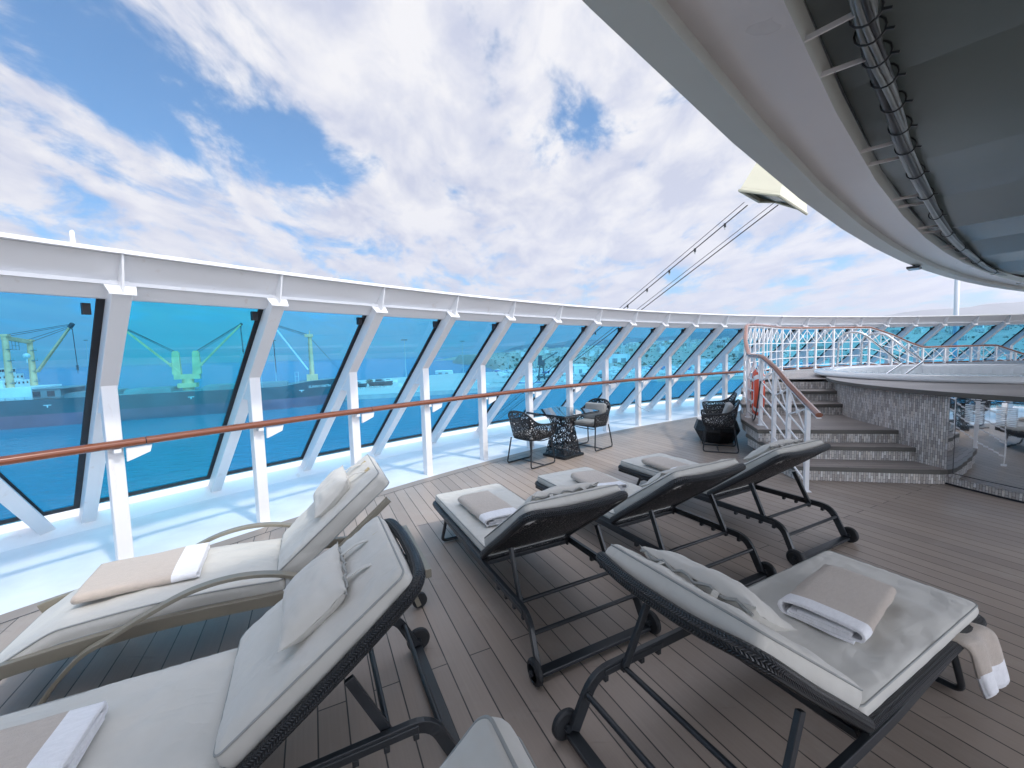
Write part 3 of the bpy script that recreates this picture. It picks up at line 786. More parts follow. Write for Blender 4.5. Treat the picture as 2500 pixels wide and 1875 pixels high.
def black_lounger(label):
    t = thing('sun_lounger', label, 'sun lounger', group='black woven sun loungers on the deck')
    # woven seat and back panels
    m = MB(); m.box((0.62, 0, 0.292), (1.24, 0.66, 0.016)); m.build('seat_panel', WEAVESHELL, t)
    m = MB()
    m.box((0.63, 0.338, 0.262), (1.27, 0.014, 0.055)); m.box((0.63, -0.338, 0.262), (1.27, 0.014, 0.055)); m.box((1.262, 0, 0.262), (0.014, 0.68, 0.055))
    m.build('seat_skirt', DENSE, t)
    m = MB(); m.tube(rounded([(0.0, 0.345, 0.285), (1.268, 0.345, 0.285), (1.268, -0.345, 0.285), (0.0, -0.345, 0.285)], 0.06), 0.026, 10)
    m.build('seat_rim', BRAID, t)
    def bk(x, y, dz=0.0):
        s = x; o = 0.012+0.030*(2*y/0.7)**2*min(1, s/0.3) - 0.02*math.sin(PI*min(1, s/0.82)); return tuple(back_M(s, o+dz) @ Vector((0, y, 0)))
    m = MB()
    for dz in (0.0, -0.014): m.grid(lambda u, v, dz=dz: bk(0.02+0.79*u, -0.335+0.67*v, dz), 14, 14)
    m.build('back_panel', WEAVESHELL, t)
    rim = rounded([bk(0.0, 0.352), bk(0.2, 0.357), bk(0.5, 0.36), bk(0.825, 0.355), bk(0.845, 0.15), bk(0.845, -0.15), bk(0.825, -0.355), bk(0.5, -0.36), bk(0.2, -0.357), bk(0.0, -0.352)], 0.09, 6)
    m = MB(); m.tube(rim, 0.027, 12, up=tuple(BN)); m.build('back_rim', BRAID, t)
    # steel undercarriage
    for s in (1, -1):
        m = MB(); y = s*0.362
        path = rounded([(0.93, y*0.93, 0.258), (0.2, y, 0.268), (-0.66, y, 0.275), (-0.765, y*1.03, 0.06)], 0.085, 6)
        m.sweep(path, [(-0.013, -0.024), (0.013, -0.024), (0.013, 0.024), (-0.013, 0.024)], up=(0.25, 0, 1)); 
        for k in range(4): m.box((-0.60+0.11*k, y, 0.238), (0.022, 0.03, 0.026))
        m.box((-0.43, y, 0.268), (0.36, 0.034, 0.03))
        m.build('side_rail', BLACKMETAL, t, bevel=0.003)
        m = MB(); a = (-0.375, s*0.325, 0.53); m.bar(a, (-0.505, s*0.335, 0.265), 0.036, 0.020, up=(0, 1, 0)); m.build('strut', BLACKMETAL, t, bevel=0.003)
        w = MB(); w.lathe([(0.0, -0.016), (0.058, -0.016), (0.066, -0.008), (0.066, 0.008), (0.058, 0.016), (0.0, 0.016)], 28, smooth=False)
        w.lathe([(0.0, 0.016), (0.042, 0.016), (0.044, 0.019), (0.046, 0.016)], 24, smooth=False)
        Mw = Matrix.Translation((-0.79, s*0.405, 0.066)) @ Matrix.Rotation(R(-90*s), 4, 'X'); w.xf(Mw)
        wo = w.build('wheel', RUBBER, t)
        h = MB(); h.tube([(-0.79, s*0.372, 0.066), (-0.79, s*0.432, 0.066)], 0.016, 12, smooth=False, up=(1, 0, 0)); h.tube([(-0.79, s*0.432, 0.066), (-0.79, s*0.440, 0.066)], 0.009, 8, smooth=False, up=(1, 0, 0)); h.build('axle', BLACKMETAL, wo)
    m = MB(); m.tube([(-0.705, -0.352, 0.205), (-0.705, 0.352, 0.205)], 0.0125, 10); m.build('crossbar', BLACKMETAL, t)
    m = MB(); m.tube([(-0.505, -0.335, 0.262), (-0.505, 0.335, 0.262)], 0.0125, 10); m.build('crossbar', BLACKMETAL, t)
    m = MB(); m.box((0.02, 0, 0.255), (0.03, 0.70, 0.03)); m.build('crossbar', BLACKMETAL, t, bevel=0.003)
    m = MB(); m.box((-0.775, 0, 0.036), (0.058, 0.765, 0.022)); m.build('base_runner', BLACKMETAL, t, bevel=0.004)
    m = MB(); m.tube(rounded([(0.90, 0.335, 0.265), (1.00, 0.355, 0.018), (1.00, -0.355, 0.018), (0.90, -0.335, 0.265)], 0.05, 5), 0.0145, 10); m.tube([(0.918, -0.338, 0.21), (0.918, 0.338, 0.21)], 0.009, 8)
    m.build('foot_leg', BLACKMETAL, t)
    cushion_obj('seat_cushion', t, Matrix.Translation((0.012, 0, 0.302)), L=1.235, W=0.665, T=0.066, puff=0.016, seed=1, tuft=((-0.2, 0, 0.010), (0.25, 0.02, 0.010)))
    cushion_obj('back_cushion', t, back_M(0.03, 0.018), L=0.775, W=0.665, T=0.092, puff=0.022, seed=2, wr=0.011, tuft=((-0.15, 0.0, 0.012), (0.1, 0, 0.006)))
    return t
L3 = black_lounger('black woven lounger with towel, nearest the cream curved lounger in its row of three')
for n_ in ('a',):
    pass
def place(o, x, y, deg): o.location = (x, y, 0); o.rotation_euler = (0, 0, R(deg))
LG = {}
LG['L3'] = (0.088, 2.874, 116.5); LG['L4'] = (1.108, 3.395, 117.0); LG['L5'] = (2.155, 3.933, 117.0)
LG['L6'] = (1.081, 1.696, 27.8); LG['L2'] = (-1.109, 1.538, 206.5); LG['L7'] = (-0.48, 0.376, 206.5)
place(L3, *LG['L3'])
others = {}
for k, lab in (('L4', 'black woven lounger with a beige towel, middle one of the row of three'),
               ('L5', 'black woven lounger with a beige towel, beside the tiled steps'),
               ('L6', 'large black woven lounger with thick folded towel and a second towel hanging off it'),
               ('L2', 'black woven lounger with upright tied pillow, beside the cream curved lounger'),
               ):
    c = dup(L3, label=lab); place(c, *LG[k]); others[k] = c
add_pillow(L3, 3, s=0.58, lift=0.105, tilt=0.0, dx=0.02, H=0.26, T=0.13)
add_pillow(others['L4'], 4, s=0.50, lift=0.10, dx=-0.02, H=0.26, T=0.11)
add_pillow(others['L5'], 5, s=0.57, lift=0.105, H=0.30, T=0.13)
add_pillow(others['L6'], 6, s=0.58, lift=0.105, tilt=0.03, dx=0.0, H=0.30, T=0.13)
add_pillow(others['L2'], 7, s=0.46, lift=0.11, dx=0.0, H=0.30, T=0.15, W=0.46)

# the curved taupe lounger
def taupe_lounger():
    t = thing('curved_lounger', 'cream cushioned lounger with taupe metal frame and arched arms, by the windscreen', 'sun lounger', (-1.515, 2.595, 0), R(206))
    TB = R(40)
    for s in (1, -1):
        y = s*0.335
        m = MB(); path = smoothpath([(1.30, y, 0.265), (1.13, y, 0.30), (0.6, y, 0.34), (0.0, y, 0.318), (-0.45, y, 0.285), (-0.84, y, 0.26)], 5)
        m.sweep(path, [(-0.0085, -0.035), (0.0085, -0.035), (0.018, 0.035), (-0.018, 0.035)]); m.build('side_beam', TAUPE, t, bevel=0.004)
        m = MB(); ya = s*0.385
        ap = smoothpath([(1.05, ya, 0.01), (0.99, ya, 0.15), (0.86, ya, 0.30), (0.75, ya, 0.355), (0.6, ya, 0.43), (0.41, ya, 0.503), (0.21, ya, 0.522), (0.0, ya, 0.482), (-0.22, ya, 0.375), (-0.26, ya, 0.35)], 5)
        m.sweep(ap, [(-0.026, -0.010), (0.026, -0.010), (0.026, 0.010), (-0.026, 0.010)]); m.build('armrest', TAUPE, t, bevel=0.003)
        m = MB(); m.bar((-0.70, y, 0.27), (-0.78, y, 0.03), 0.035, 0.03); m.build('leg', TAUPE, t, bevel=0.003)
        m = MB(); m.lathe([(0, -0.014), (0.05, -0.014), (0.05, 0.014), (0, 0.014)], 20, smooth=False); m.xf(Matrix.Translation((-0.79, s*0.31, 0.05)) @ Matrix.Rotation(R(90), 4, 'X')); m.build('wheel', RUBBER, t)
        m = MB(); m.bar((-0.10, y, 0.355), (-0.10+math.cos(TB)*-0.68, y, 0.355+math.sin(TB)*0.68), 0.03, 0.055, up=(0, 1, 0)); m.build('back_beam', TAUPE, t, bevel=0.004)
    m = MB(); m.bar((-0.84, -0.40, 0.265), (-0.84, 0.40, 0.265), 0.04, 0.06); m.build('head_bar', TAUPE, t, bevel=0.004)
    m = MB(); m.bar((-0.80, -0.30, 0.245), (-0.80, 0.30, 0.245), 0.02, 0.02); m.bar((-0.52, -0.335, 0.27), (-0.52, 0.335, 0.27), 0.03, 0.03); m.build('crossbar', TAUPE, t)
    for x in (0.2, 0.7, 1.1):
        m = MB(); m.bar((x, -0.33, 0.315), (x, 0.33, 0.315), 0.05, 0.015); m.build('slat', TAUPE, t)
    # seat cushion follows the curve of the frame and droops at the foot
    m, lo, hi = pad(1.30, 0.625, 0.075, puff=0.016, seed=11, nx=46)
    def bend(p):
        x, y, z = p; zz = 0.372+0.035*math.sin(PI*max(0, min(1, (x+0.02)/1.15))) - 0.22*max(0, x-0.98)**1.25*3.0
        return (x*0.985, y, z+zz-0.036)
    m.v = [bend(p) for p in m.v]; o = m.build('seat_cushion', CUSHION, t)
    p = MB()
    for lp in (lo, hi): p.tube([bend(q) for q in lp], 0.0045, 6, closed=True)
    p.build('piping', PIPING, o)
    bd = Vector((-math.cos(TB), 0, math.sin(TB))); bn = Vector((math.sin(TB), 0, math.cos(TB)))
    def MX(s, o): 
        M_ = Matrix((bd, Vector((0, -1, 0)), bn)).transposed().to_4x4(); M_.translation = Vector((-0.02, 0, 0.352))+bd*s+bn*o; return M_
    cushion_obj('back_cushion', t, MX(0.03, 0.01), L=0.78, W=0.60, T=0.10, puff=0.024, seed=12, wr=0.013)
    pm = pillow_mesh(0.44, 0.30, 0.15, 13); Mx = MX(0.50, 0.165) @ Matrix.Rotation(R(-6), 4, 'Y'); pm.xf(Mx); po = pm.build('pillow', CUSHION, t)
    for sy in (-0.1, 0.1):
        a = Mx @ Vector((0.13, sy, 0)); b = MX(0.76, 0.115) @ Vector((0, sy, 0)); c = MX(0.82, 0.05) @ Vector((0, sy, 0))
        st = MB(); st.sweep(smoothpath([a, (a+b)/2+bn*0.02, b, c], 5), [(-0.011, -0.002), (0.011, -0.002), (0.011, 0.002), (-0.011, 0.002)], up=bn); so = st.build('tie', CUSHION, po)
        tg = MB(); tg.tube([b+bn*0.012-bd*0.02, b+bn*0.014+bd*0.02], 0.009, 8); tg.build('toggle', BONE, so)
    return t
tl = taupe_lounger()
t7 = dup(tl, loc=(-0.455, 0.285, 0), rz=R(206), label='grey cushioned lounger of which only the raised head end shows at the bottom edge')
for ch in list(t7.children):
    if ch.name.startswith('pillow'):
        for c2 in list(ch.children_recursive): bpy.data.objects.remove(c2)
        bpy.data.objects.remove(ch)

# ------------------------------------------------------------------ towels
def towel(label, loc, deg, L=0.56, W=0.32, H=0.062, seed=0, layers=3, band=0.10):
    """folded terry towel: a flattened roll, white border at its x=0 end"""
    random.seed(seed)
    th = 0.0105; path = []
    w = W/2
    # outer fold goes over the top and under, inner layers lie between
    lev = [0.004+k*(H-0.012)/(2*layers-1) for k in range(2*layers)]
    def turn(y, z0, z1, s):
        return [(y+s*abs(z1-z0)/2*math.sin(PI*k/6), (z0+z1)/2-(z1-z0)/2*math.cos(PI*k/6)) for k in range(1, 6)]
    seq = [(-w*0.75, lev[0])]; seq += [(-w*0.3, lev[0]), (w*0.3, lev[0]), (w-0.03, lev[0])]
    seq += turn(w-0.03, lev[0], lev[-1], 1)
    seq += [(w-0.05, lev[-1]), (w*0.4, lev[-1]+0.003), (-w*0.4, lev[-1]+0.002), (-w+0.03, lev[-1]-0.002)]
    seq += turn(-w+0.03, lev[-1], lev[1], -1)
    seq += [(-w+0.06, lev[1]+0.001), (0, lev[1]+0.002), (w*0.72, lev[1])]
    seq += turn(w*0.72, lev[1], lev[2], 1)
    seq += [(w*0.6, lev[2]), (0, lev[2]), (-w*0.66, lev[2])]
    if layers > 2:
        seq += turn(-w*0.66, lev[2], lev[3], -1); seq += [(-w*0.4, lev[3]), (w*0.55, lev[3])]
    n = len(seq); N = 30; m = MB()
    nrm = []
    for i in range(n):
        a = seq[max(i-1, 0)]; b = seq[min(i+1, n-1)]; dx, dz = b[0]-a[0], b[1]-a[1]; l = math.hypot(dx, dz) or 1; nrm.append((-dz/l, dx/l))
    sx = seed*5.1
    def pt(i, u, s):
        y, z = seq[i]; ny, nz = nrm[i]; x = u*L
        k = 1.0-0.10*u*0.5
        e = 0.006*noise.noise(Vector((x*9+sx, y*10, z*30))); zz = z+0.007*noise.noise(Vector((x*6+sx, y*8, 3.3)))*(z/H)
        shrink = 0.012*noise.noise(Vector((y*14, i*0.31+sx, 1.0)))
        return (x*(1-0.0)+(shrink if u in (0, 1) else 0), (y+ny*s*th/2)*k+e, max(0.001, zz+nz*s*th/2))
    for s in (1, -1):
        vs = [pt(i, j/N, s) for i in range(n) for j in range(N+1)]; K = N+1
        for i in range(n-1):
            for j in range(N):
                f = (i*K+j, (i+1)*K+j, (i+1)*K+j+1, i*K+j+1)
                mi = 1 if (j/N*L < band) else 0
                m.add([vs[q] for q in (f if s < 0 else f[::-1])], [(0, 1, 2, 3)], mi, None, True)
    for j, flip in ((0, False), (N, True)):
        for i in range(n-1):
            a = [pt(i, j/N, 1), pt(i+1, j/N, 1), pt(i+1, j/N, -1), pt(i, j/N, -1)]
            m.add(a if not flip else a[::-1], [(0, 1, 2, 3)], 1 if j == 0 else 0)
    for i, flip in ((0, False), (n-1, True)):
        for j in range(N):
            a = [pt(i, j/N, 1), pt(i, j/N, -1), pt(i, (j+1)/N, -1), pt(i, (j+1)/N, 1)]
            m.add(a if not flip else a[::-1], [(0, 1, 2, 3)], 1 if j/N*L < band else 0)
    o = m.build('towel', [TOWELTAN, TOWELWHITE]); o.location = loc; o.rotation_euler = (0, 0, R(deg))
    bm = bmesh.new(); bm.from_mesh(o.data); bmesh.ops.remove_doubles(bm, verts=bm.verts, dist=0.0004); bm.to_mesh(o.data); bm.free()
    return tag(o, label, 'towel', 'folded tan and white towels on the loungers')
def on(lg, x, y, z):
    X, Y, d = lg; c, s = math.cos(R(d)), math.sin(R(d)); return (X+c*x-s*y, Y+s*x+c*y, z)
ZC = 0.398
towel('folded tan towel with white border on the lounger nearest the cream curved lounger', on(LG['L3'], 0.26, 0.065, ZC), 116.5+2, L=0.60, W=0.33, seed=1)
towel('folded tan towel with white border on the middle lounger of the row of three', on(LG['L4'], 0.36, 0.05, ZC), 117-8, L=0.52, W=0.34, seed=2)
towel('folded tan towel with white border on the lounger beside the tiled steps', on(LG['L5'], 0.36, 0.20, ZC), 117-5, L=0.55, W=0.32, seed=3)
towel('thick folded tan towel showing white rolled edge on the large foreground lounger', on(LG['L6'], 0.31, -0.06, ZC), 27.8+8, L=0.55, W=0.33, H=0.075, seed=4, band=0.085)
towel('long folded towel with white end on the cream curved lounger', on((-1.515, 2.595, 206), 0.44, -0.045, 0.470), 206+3, L=0.52, W=0.45, H=0.05, seed=5, band=0.11)
towel('folded towel with white border cut by the lower corner of the photo', on(LG['L2'], 0.44, 0.05, ZC), 206.5-2, L=0.50, W=0.34, seed=6)
# towel slipping off the foot of the foreground lounger
def hanging_towel():
    m = MB(); X, Y, d = LG['L6']
    P = [(-0.20, 0.300), (-0.30, 0.304), (-0.372, 0.312), (-0.405, 0.29), (-0.420, 0.23), (-0.432, 0.16), (-0.45, 0.085)]
    P = smoothpath([(0, y, z) for y, z in P], 5); n = len(P)
    for s in (0, 1):
        def fn(u, v):
            k = u*(n-1); i = min(int(k), n-2); f = k-i; p = P[i]*(1-f)+P[i+1]*f
            x = 0.86+0.26*v*(1-0.12*u)+0.09*u; w = 0.016*math.sin(v*9+u*3)*u
            return (x, p.y+w+s*0.012*(0.3+u), p.z-s*0.014+0.02*u*math.sin(v*7))
        n0 = len(m.f); m.grid(fn, 26, 12)
        if s: m.f[n0:] = [tuple(reversed(f)) for f in m.f[n0:]]
        for k in range(n0, len(m.f)): m.m[k] = 1 if (k-n0)//12 >= 21 else 0
    o = m.build('towel', [TOWELTAN, TOWELWHITE]); o.location = (X, Y, 0); o.rotation_euler = (0, 0, R(d))
    s_ = o.modifiers.new('thick', 'SOLIDIFY'); s_.thickness = 0.012
    tag(o, 'tan towel with white hem hanging off the side of the foreground lounger', 'towel')
hanging_towel()

# ------------------------------------------------------------------ table, chairs, drum table
def woven_table():
    t = thing('dining_table', 'square dark glass table on a flared woven black base by the windscreen', 'table', (0.82, 6.68, 0), R(42.5))
    def sqring(h, z, r=0.03): return [(p.x, p.y, z) for p in rounded([(h, 0, 0), (h, h, 0), (-h, h, 0), (-h, -h, 0), (h, -h, 0), (h, 0, 0)], r, 3)][:-1]
    m = MB(); hs = [(0.215, 0.05), (0.195, 0.15), (0.172, 0.30), (0.152, 0.44), (0.146, 0.52), (0.165, 0.60), (0.215, 0.66), (0.30, 0.712)]
    rings = [sqring(h, z) for h, z in hs]; n = len(rings[0]); vs = [p for r_ in rings for p in r_]
    fs = [(k*n+i, k*n+(i+1) % n, (k+1)*n+(i+1) % n, (k+1)*n+i) for k in range(len(hs)-1) for i in range(n)]
    m.add(vs, fs, 0, None, True); m.build('woven_base', WEAVETABLE, t)
    m = MB(); m.prism([(p[0], p[1]) for p in sqring(0.245, 0, 0.02)], 0.0, 0.035); m.build('foot_plate', DENSE, t, bevel=0.006)
    m = MB(); m.prism([(p[0], p[1]) for p in sqring(0.43, 0, 0.02)], 0.722, 0.738); m.build('table_top', DARKGLASS, t, bevel=0.003)
    m = MB(); m.tube(sqring(0.425, 0.714, 0.02), 0.011, 8, closed=True); m.build('top_edge', BLACKMETAL, t)
    m = MB(); m.prism([(p[0], p[1]) for p in sqring(0.30, 0, 0.02)], 0.706, 0.719); m.build('top_support', BLACKMETAL, t)
woven_table()
def woven_chair(label):
    t = thing('armchair', label, 'chair', group='black woven armchairs on the deck')
    # plan of the shell, from the front of one arm round the back to the other: (x forward, y left)
    plan = [(0.27, 0.285), (0.18, 0.29), (0.05, 0.292), (-0.08, 0.288), (-0.17, 0.27), (-0.225, 0.22), (-0.25, 0.13), (-0.258, 0.0)]
    plan = plan+[(x, -y) for x, y in plan[-2::-1]]
    tops = [0.615, 0.625, 0.63, 0.65, 0.70, 0.775, 0.825, 0.835]; tops = tops+tops[-2::-1]
    pl = smoothpath([(x, y, z) for (x, y), z in zip(plan, tops)], 4); N = len(pl)-1
    def shell(o):
        def fn(u, v):
            p = pl[min(int(round(u*N)), N)]; zb = 0.41+0.02*max(0, p.x)/0.27; k = v
            s = 0.80+0.20*min(1, (k*1.25))**0.6; lean = 1.0+ (0.10 if p.x < 0 else 0.0)*k
            return ((p.x*s*(lean)), p.y*s, zb+(p.z-zb)*k)
        return fn
    m = MB(); m.grid(shell(0), N, 10); m.build('shell', WEAVE, t)
    m2 = [shell(0)(i/N, 1.0) for i in range(N+1)]
    b2 = [shell(0)(i/N, 0.0) for i in range(N+1)]
    f0 = [shell(0)(0, k/6) for k in range(7)]; f1 = [shell(0)(1, k/6) for k in range(7)]
    m = MB(); m.tube(f0[:-1]+m2+f1[::-1][1:], 0.015, 8); m.tube(b2, 0.013, 8); m.tube([b2[0], b2[-1]], 0.013, 8); m.build('rim', BRAID, t)
    m = MB(); poly = [(p[0], p[1]) for p in b2]; m.prism(poly, 0.405, 0.418); m.build('seat_panel', DENSE, t)
    pm, lo, hi = pad(0.42, 0.42, 0.055, puff=0.02, seed=21, nx=18, ny=18); pm.xf(Matrix.Translation((-0.19, 0, 0.42))); pm.build('seat_cushion', CHAIRPAD, t)
    for s in (1, -1):
        m = MB(); m.tube(rounded([(0.20, s*0.235, 0.41), (0.255, s*0.262, 0.012), (-0.27, s*0.262, 0.012), (-0.205, s*0.225, 0.41)], 0.05, 5), 0.0115, 8); m.build('leg_frame', BLACKMETAL, t)
    m = MB(); m.tube([(0.02, -0.262, 0.014), (0.02, 0.262, 0.014)], 0.008, 6); m.tube(smoothpath([(0.22, -0.24, 0.40), (0.10, -0.12, 0.35), (0.10, 0.12, 0.35), (0.22, 0.24, 0.40)], 4), 0.008, 6); m.build('crossbar', BLACKMETAL, t)
    return t
CH = woven_chair('black woven armchair seen from behind on the near side of the glass table')
CH.location = (0.27, 6.24, 0); CH.rotation_euler = (0, 0, R(42))
cB = dup(CH, loc=(1.385, 7.19, 0), rz=R(223), label='black woven armchair with grey back cushion beyond the glass table')
cC = dup(CH, loc=(3.46, 6.78, 0), rz=R(156), label='black woven armchair with grey cushion in front of the drum table')
cD = dup(CH, loc=(4.0, 7.86, 0), rz=R(158), label='black woven armchair behind the drum table, nearest the windscreen')
for c in (cB, cC):
    pm, lo, hi = pad(0.30, 0.42, 0.07, puff=0.03, seed=22, nx=16, ny=16)
    Mx = Matrix(((-math.sin(R(12)), 0, math.cos(R(12)), -0.13), (0, 1, 0, 0), (math.cos(R(12)), 0, math.sin(R(12)), 0.47), (0, 0, 0, 1)))
    pm.xf(Mx); pm.build('back_cushion', CHAIRPAD, c)
dr = thing('drum_table', 'faceted black woven drum table with pale round top between two armchairs', 'side table', (3.73, 7.42, 0))
m = MB(); m.lathe([(0.0, 0.0), (0.27, 0.0), (0.39, 0.22), (0.33, 0.40), (0.0, 0.40)], 10, smooth=False); m.build('body', DENSE, dr, bevel=0.008)
m = MB(); m.lathe([(0.0, 0.402), (0.32, 0.402), (0.325, 0.41), (0.32, 0.42), (0.0, 0.42)], 32, smooth=False); m.build('top', LIGHTTOP, dr)

# ------------------------------------------------------------------ tiled platform, steps, hot tub
TC = (8.9, 5.2)
plat = thing('tiled_platform', 'raised platform with mosaic tiled wall and steps carrying the white hot tub', 'platform')
left = [(3.47, 5.71), (3.60, 6.12), (3.76, 6.62), (4.2, 7.45), (4.62, 8.05), (5.3, 8.85), (6.1, 9.7), (6.85, 10.32)]
arcR = arc(WC, 22.95, 113.3, 84.0, 16)
def lerp2(a, b, t): return (a[0]+(b[0]-a[0])*t, a[1]+(b[1]-a[1])*t)
RZ = 0.18
def step(poly, k, plate=True, over=0.03, front=None):
    z1 = RZ*k; m = MB(); m.prism(poly, (k-1)*RZ+0.001 if k > 1 else 0.0, z1-0.055); m.build('riser', TILES, plat)
    cx = sum(p[0] for p in poly)/len(poly); cy = sum(p[1] for p in poly)/len(poly)
    big = [(p[0]+(p[0]-cx)/math.hypot(p[0]-cx, p[1]-cy)*over, p[1]+(p[1]-cy)/math.hypot(p[0]-cx, p[1]-cy)*over) for p in poly]
    m = MB(); m.prism(big, z1-0.055, z1-0.003); o = m.build('tread', NOSING, plat, bevel=0.006)
    m = MB(); sm = [(p[0]+(p[0]-cx)*(-0.012)/1, p[1]+(p[1]-cy)*(-0.012)) for p in big]; m.prism(sm, z1-0.0025, z1); m.build('tread_top', TREAD, o)
ins = 5.3
step([(3.58, 5.10), (5.05, 4.79), (5.35, 4.79), (5.60, 5.9), (3.66, 6.1)], 1)
step([(3.50, 5.50), (5.14, 5.17), (5.5, 5.17), (5.7, 6.2), (3.66, 6.3)], 2)
step([(3.47, 5.71), (5.18, 5.42), (5.6, 5.42), (5.8, 6.6), (6.1, 7.4), (4.55, 7.9)]+[(4.2, 7.45), (3.76, 6.62), (3.60, 6.12)], 3)
step([(3.98, 7.0), (5.47, 6.74), (5.9, 6.70), (6.2, 8.0), (4.62, 8.05), (4.2, 7.45)], 4)
step([(4.2, 7.42), (5.60, 7.11), (6.1, 7.05), (6.3, 8.3), (4.62, 8.15)], 5)
top_poly = [(4.5, 7.86), (5.76, 7.47), (6.3, 7.3), (6.6, 8.6), (9.0, 9.2), (14.0, 8.0)]+arc(WC, 22.95, 84, 113.3, 16)+[(6.1, 9.7), (5.3, 8.85), (4.62, 8.05)]
step(top_poly, 6)
# curved tiled wall under the tub deck
m = MB(); m.lathe([(3.75, 0.0), (3.75, 1.066)], 160, TC, a0=R(100), a1=R(300)); m.build('tiled_wall', TILES, plat)
m = MB(); m.lathe([(3.72, 1.064), (3.87, 1.064), (3.875, 1.07), (3.875, 1.115), (3.868, 1.12), (0.0, 1.12)], 160, TC, smooth=False); o = m.build('tub_deck', [NOSING, TUBDECK], plat)
for p in o.data.polygons:
    if p.normal.z > 0.9: p.material_index = 1
m = MB(); m.lathe([(3.752, 0.0), (3.762, 0.0), (3.762, 0.02), (3.752, 0.02)], 120, TC, a0=R(150), a1=R(290), smooth=False); m.build('skirting', SEAL, plat)
# polished access panel
def wallpt(deg, r, z): return (TC[0]+r*math.cos(R(deg)), TC[1]+r*math.sin(R(deg)), z)
def curved_plate(a0, a1, z0, z1, r0, r1, n=24):
    m = MB(); vs = []
    for k in range(n+1):
        a = a0+(a1-a0)*k/n; vs += [wallpt(a, r0, z0), wallpt(a, r0, z1), wallpt(a, r1, z1), wallpt(a, r1, z0)]
    fs = [(4*k+q, 4*k+(q+1) % 4, 4*k+4+(q+1) % 4, 4*k+4+q) for k in range(n) for q in range(4)]
    fs += [(0, 1, 2, 3), (4*n+3, 4*n+2, 4*n+1, 4*n)]
    return m.add(vs, fs)
pan = curved_plate(186.4, 204, 0.10, 1.060, 3.751, 3.763).build('access_panel', MIRROR, plat)
curved_plate(187.45, 203, 0.155, 1.035, 3.7635, 3.7685).build('panel_door', MIRROR, pan)
sm = MB()
for a, b, z0, z1 in ((187.36, 187.45, 0.15, 1.04), (187.36, 203, 0.148, 0.156), (187.36, 203, 1.034, 1.041)):
    t_ = curved_plate(a, b, z0, z1, 3.763, 3.7695, 12); sm.add(t_.v, t_.f)
sm.build('panel_joint', SEAL, pan)
for a0_, a1_ in ((188.8, 189.85), (190.2, 191.2), (192.8, 193.85), (194.1, 195.1)):
    m = MB()
    for k in range(10):
        z = 0.79+0.0205*k; t_ = curved_plate(a0_, a1_, z, z+0.011, 3.768, 3.782, 4); m.add(t_.v, t_.f)
    m.build('louvre', FLAGSTEEL, pan)

def cut_hole(o, c, r):
    cu = MB(); cu.prism([(c[0]+r*math.cos(2*PI*k/96), c[1]+r*math.sin(2*PI*k/96)) for k in range(96)], 0.3, 1.6); co = cu.build('cutter', WHITE)
    md = o.modifiers.new('hole', 'BOOLEAN'); md.operation = 'DIFFERENCE'; md.object = co; md.solver = 'EXACT'
    dg = bpy.context.evaluated_depsgraph_get(); dg.update(); me = bpy.data.meshes.new_from_object(o.evaluated_get(dg)); 
    o.modifiers.clear(); o.data = me; bpy.data.objects.remove(co)
bpy.context.view_layer.update()
for o_ in [q for q in plat.children_recursive if q.name.split('.')[0] in ('riser', 'tread', 'tread_top', 'tub_deck', 'tiled_wall')]:
    zs = [v.co.z for v in o_.data.vertices]
    if max(zs) > 0.95: cut_hole(o_, (8.05, 7.05), 2.15)
tub = thing('hot_tub', 'large round white hot tub sunk in the raised platform', 'hot tub', (8.05, 7.05, 0))
m = MB(); m.lathe([(2.12, 1.121), (2.24, 1.121), (2.275, 1.14), (2.28, 1.17), (2.25, 1.205), (2.18, 1.22), (2.06, 1.22), (2.0, 1.205), (1.97, 1.17), (1.95, 1.05), (1.80, 0.92), (1.55, 0.80), (1.40, 0.50), (0.0, 0.46)], 96); m.build('basin', ACRYLIC, tub)
m = MB()
for k in range(90):
    a = 2*PI*k/90; r0_, r1_ = 1.968, 1.99
    m.bar((r0_*math.cos(a), r0_*math.sin(a), 1.13), (1.945*math.cos(a), 1.945*math.sin(a), 1.045), 0.05, 0.02, up=(math.cos(a), math.sin(a), 0))
m.build('ribbed_liner', ACRYLIC, tub)
m = MB(); m.lathe([(0.0, 1.035), (1.0, 1.035), (1.955, 1.035)], 96); m.build('water_surface', TUBWATER, tub)
for lab, pts in (('chrome grab rail arching into the hot tub, nearer the stair railing', [(7.72, 9.68, 1.12), (7.72, 9.66, 1.86), (7.80, 9.5, 1.99), (7.95, 9.3, 1.97), (8.44, 8.86, 1.265), (8.44, 8.84, 1.25), (7.62, 8.32, 1.06), (7.5, 8.25, 1.0)]),
                 ('chrome grab rail arching into the hot tub, the one further along the rim', [(8.50, 9.95, 1.12), (8.50, 9.93, 1.82), (8.56, 9.75, 1.95), (8.66, 9.5, 1.93), (8.97, 8.92, 1.30), (8.97, 8.90, 1.285), (8.12, 8.42, 1.05), (8.0, 8.35, 0.98)])):
    m = MB(); m.tube(rounded(pts[:2]+pts[2:5]+pts[5:], 0.22, 5), 0.024, 12)
    tag(m.build('grab_rail', STEEL), lab, 'grab rail', 'chrome grab rails of the hot tub')
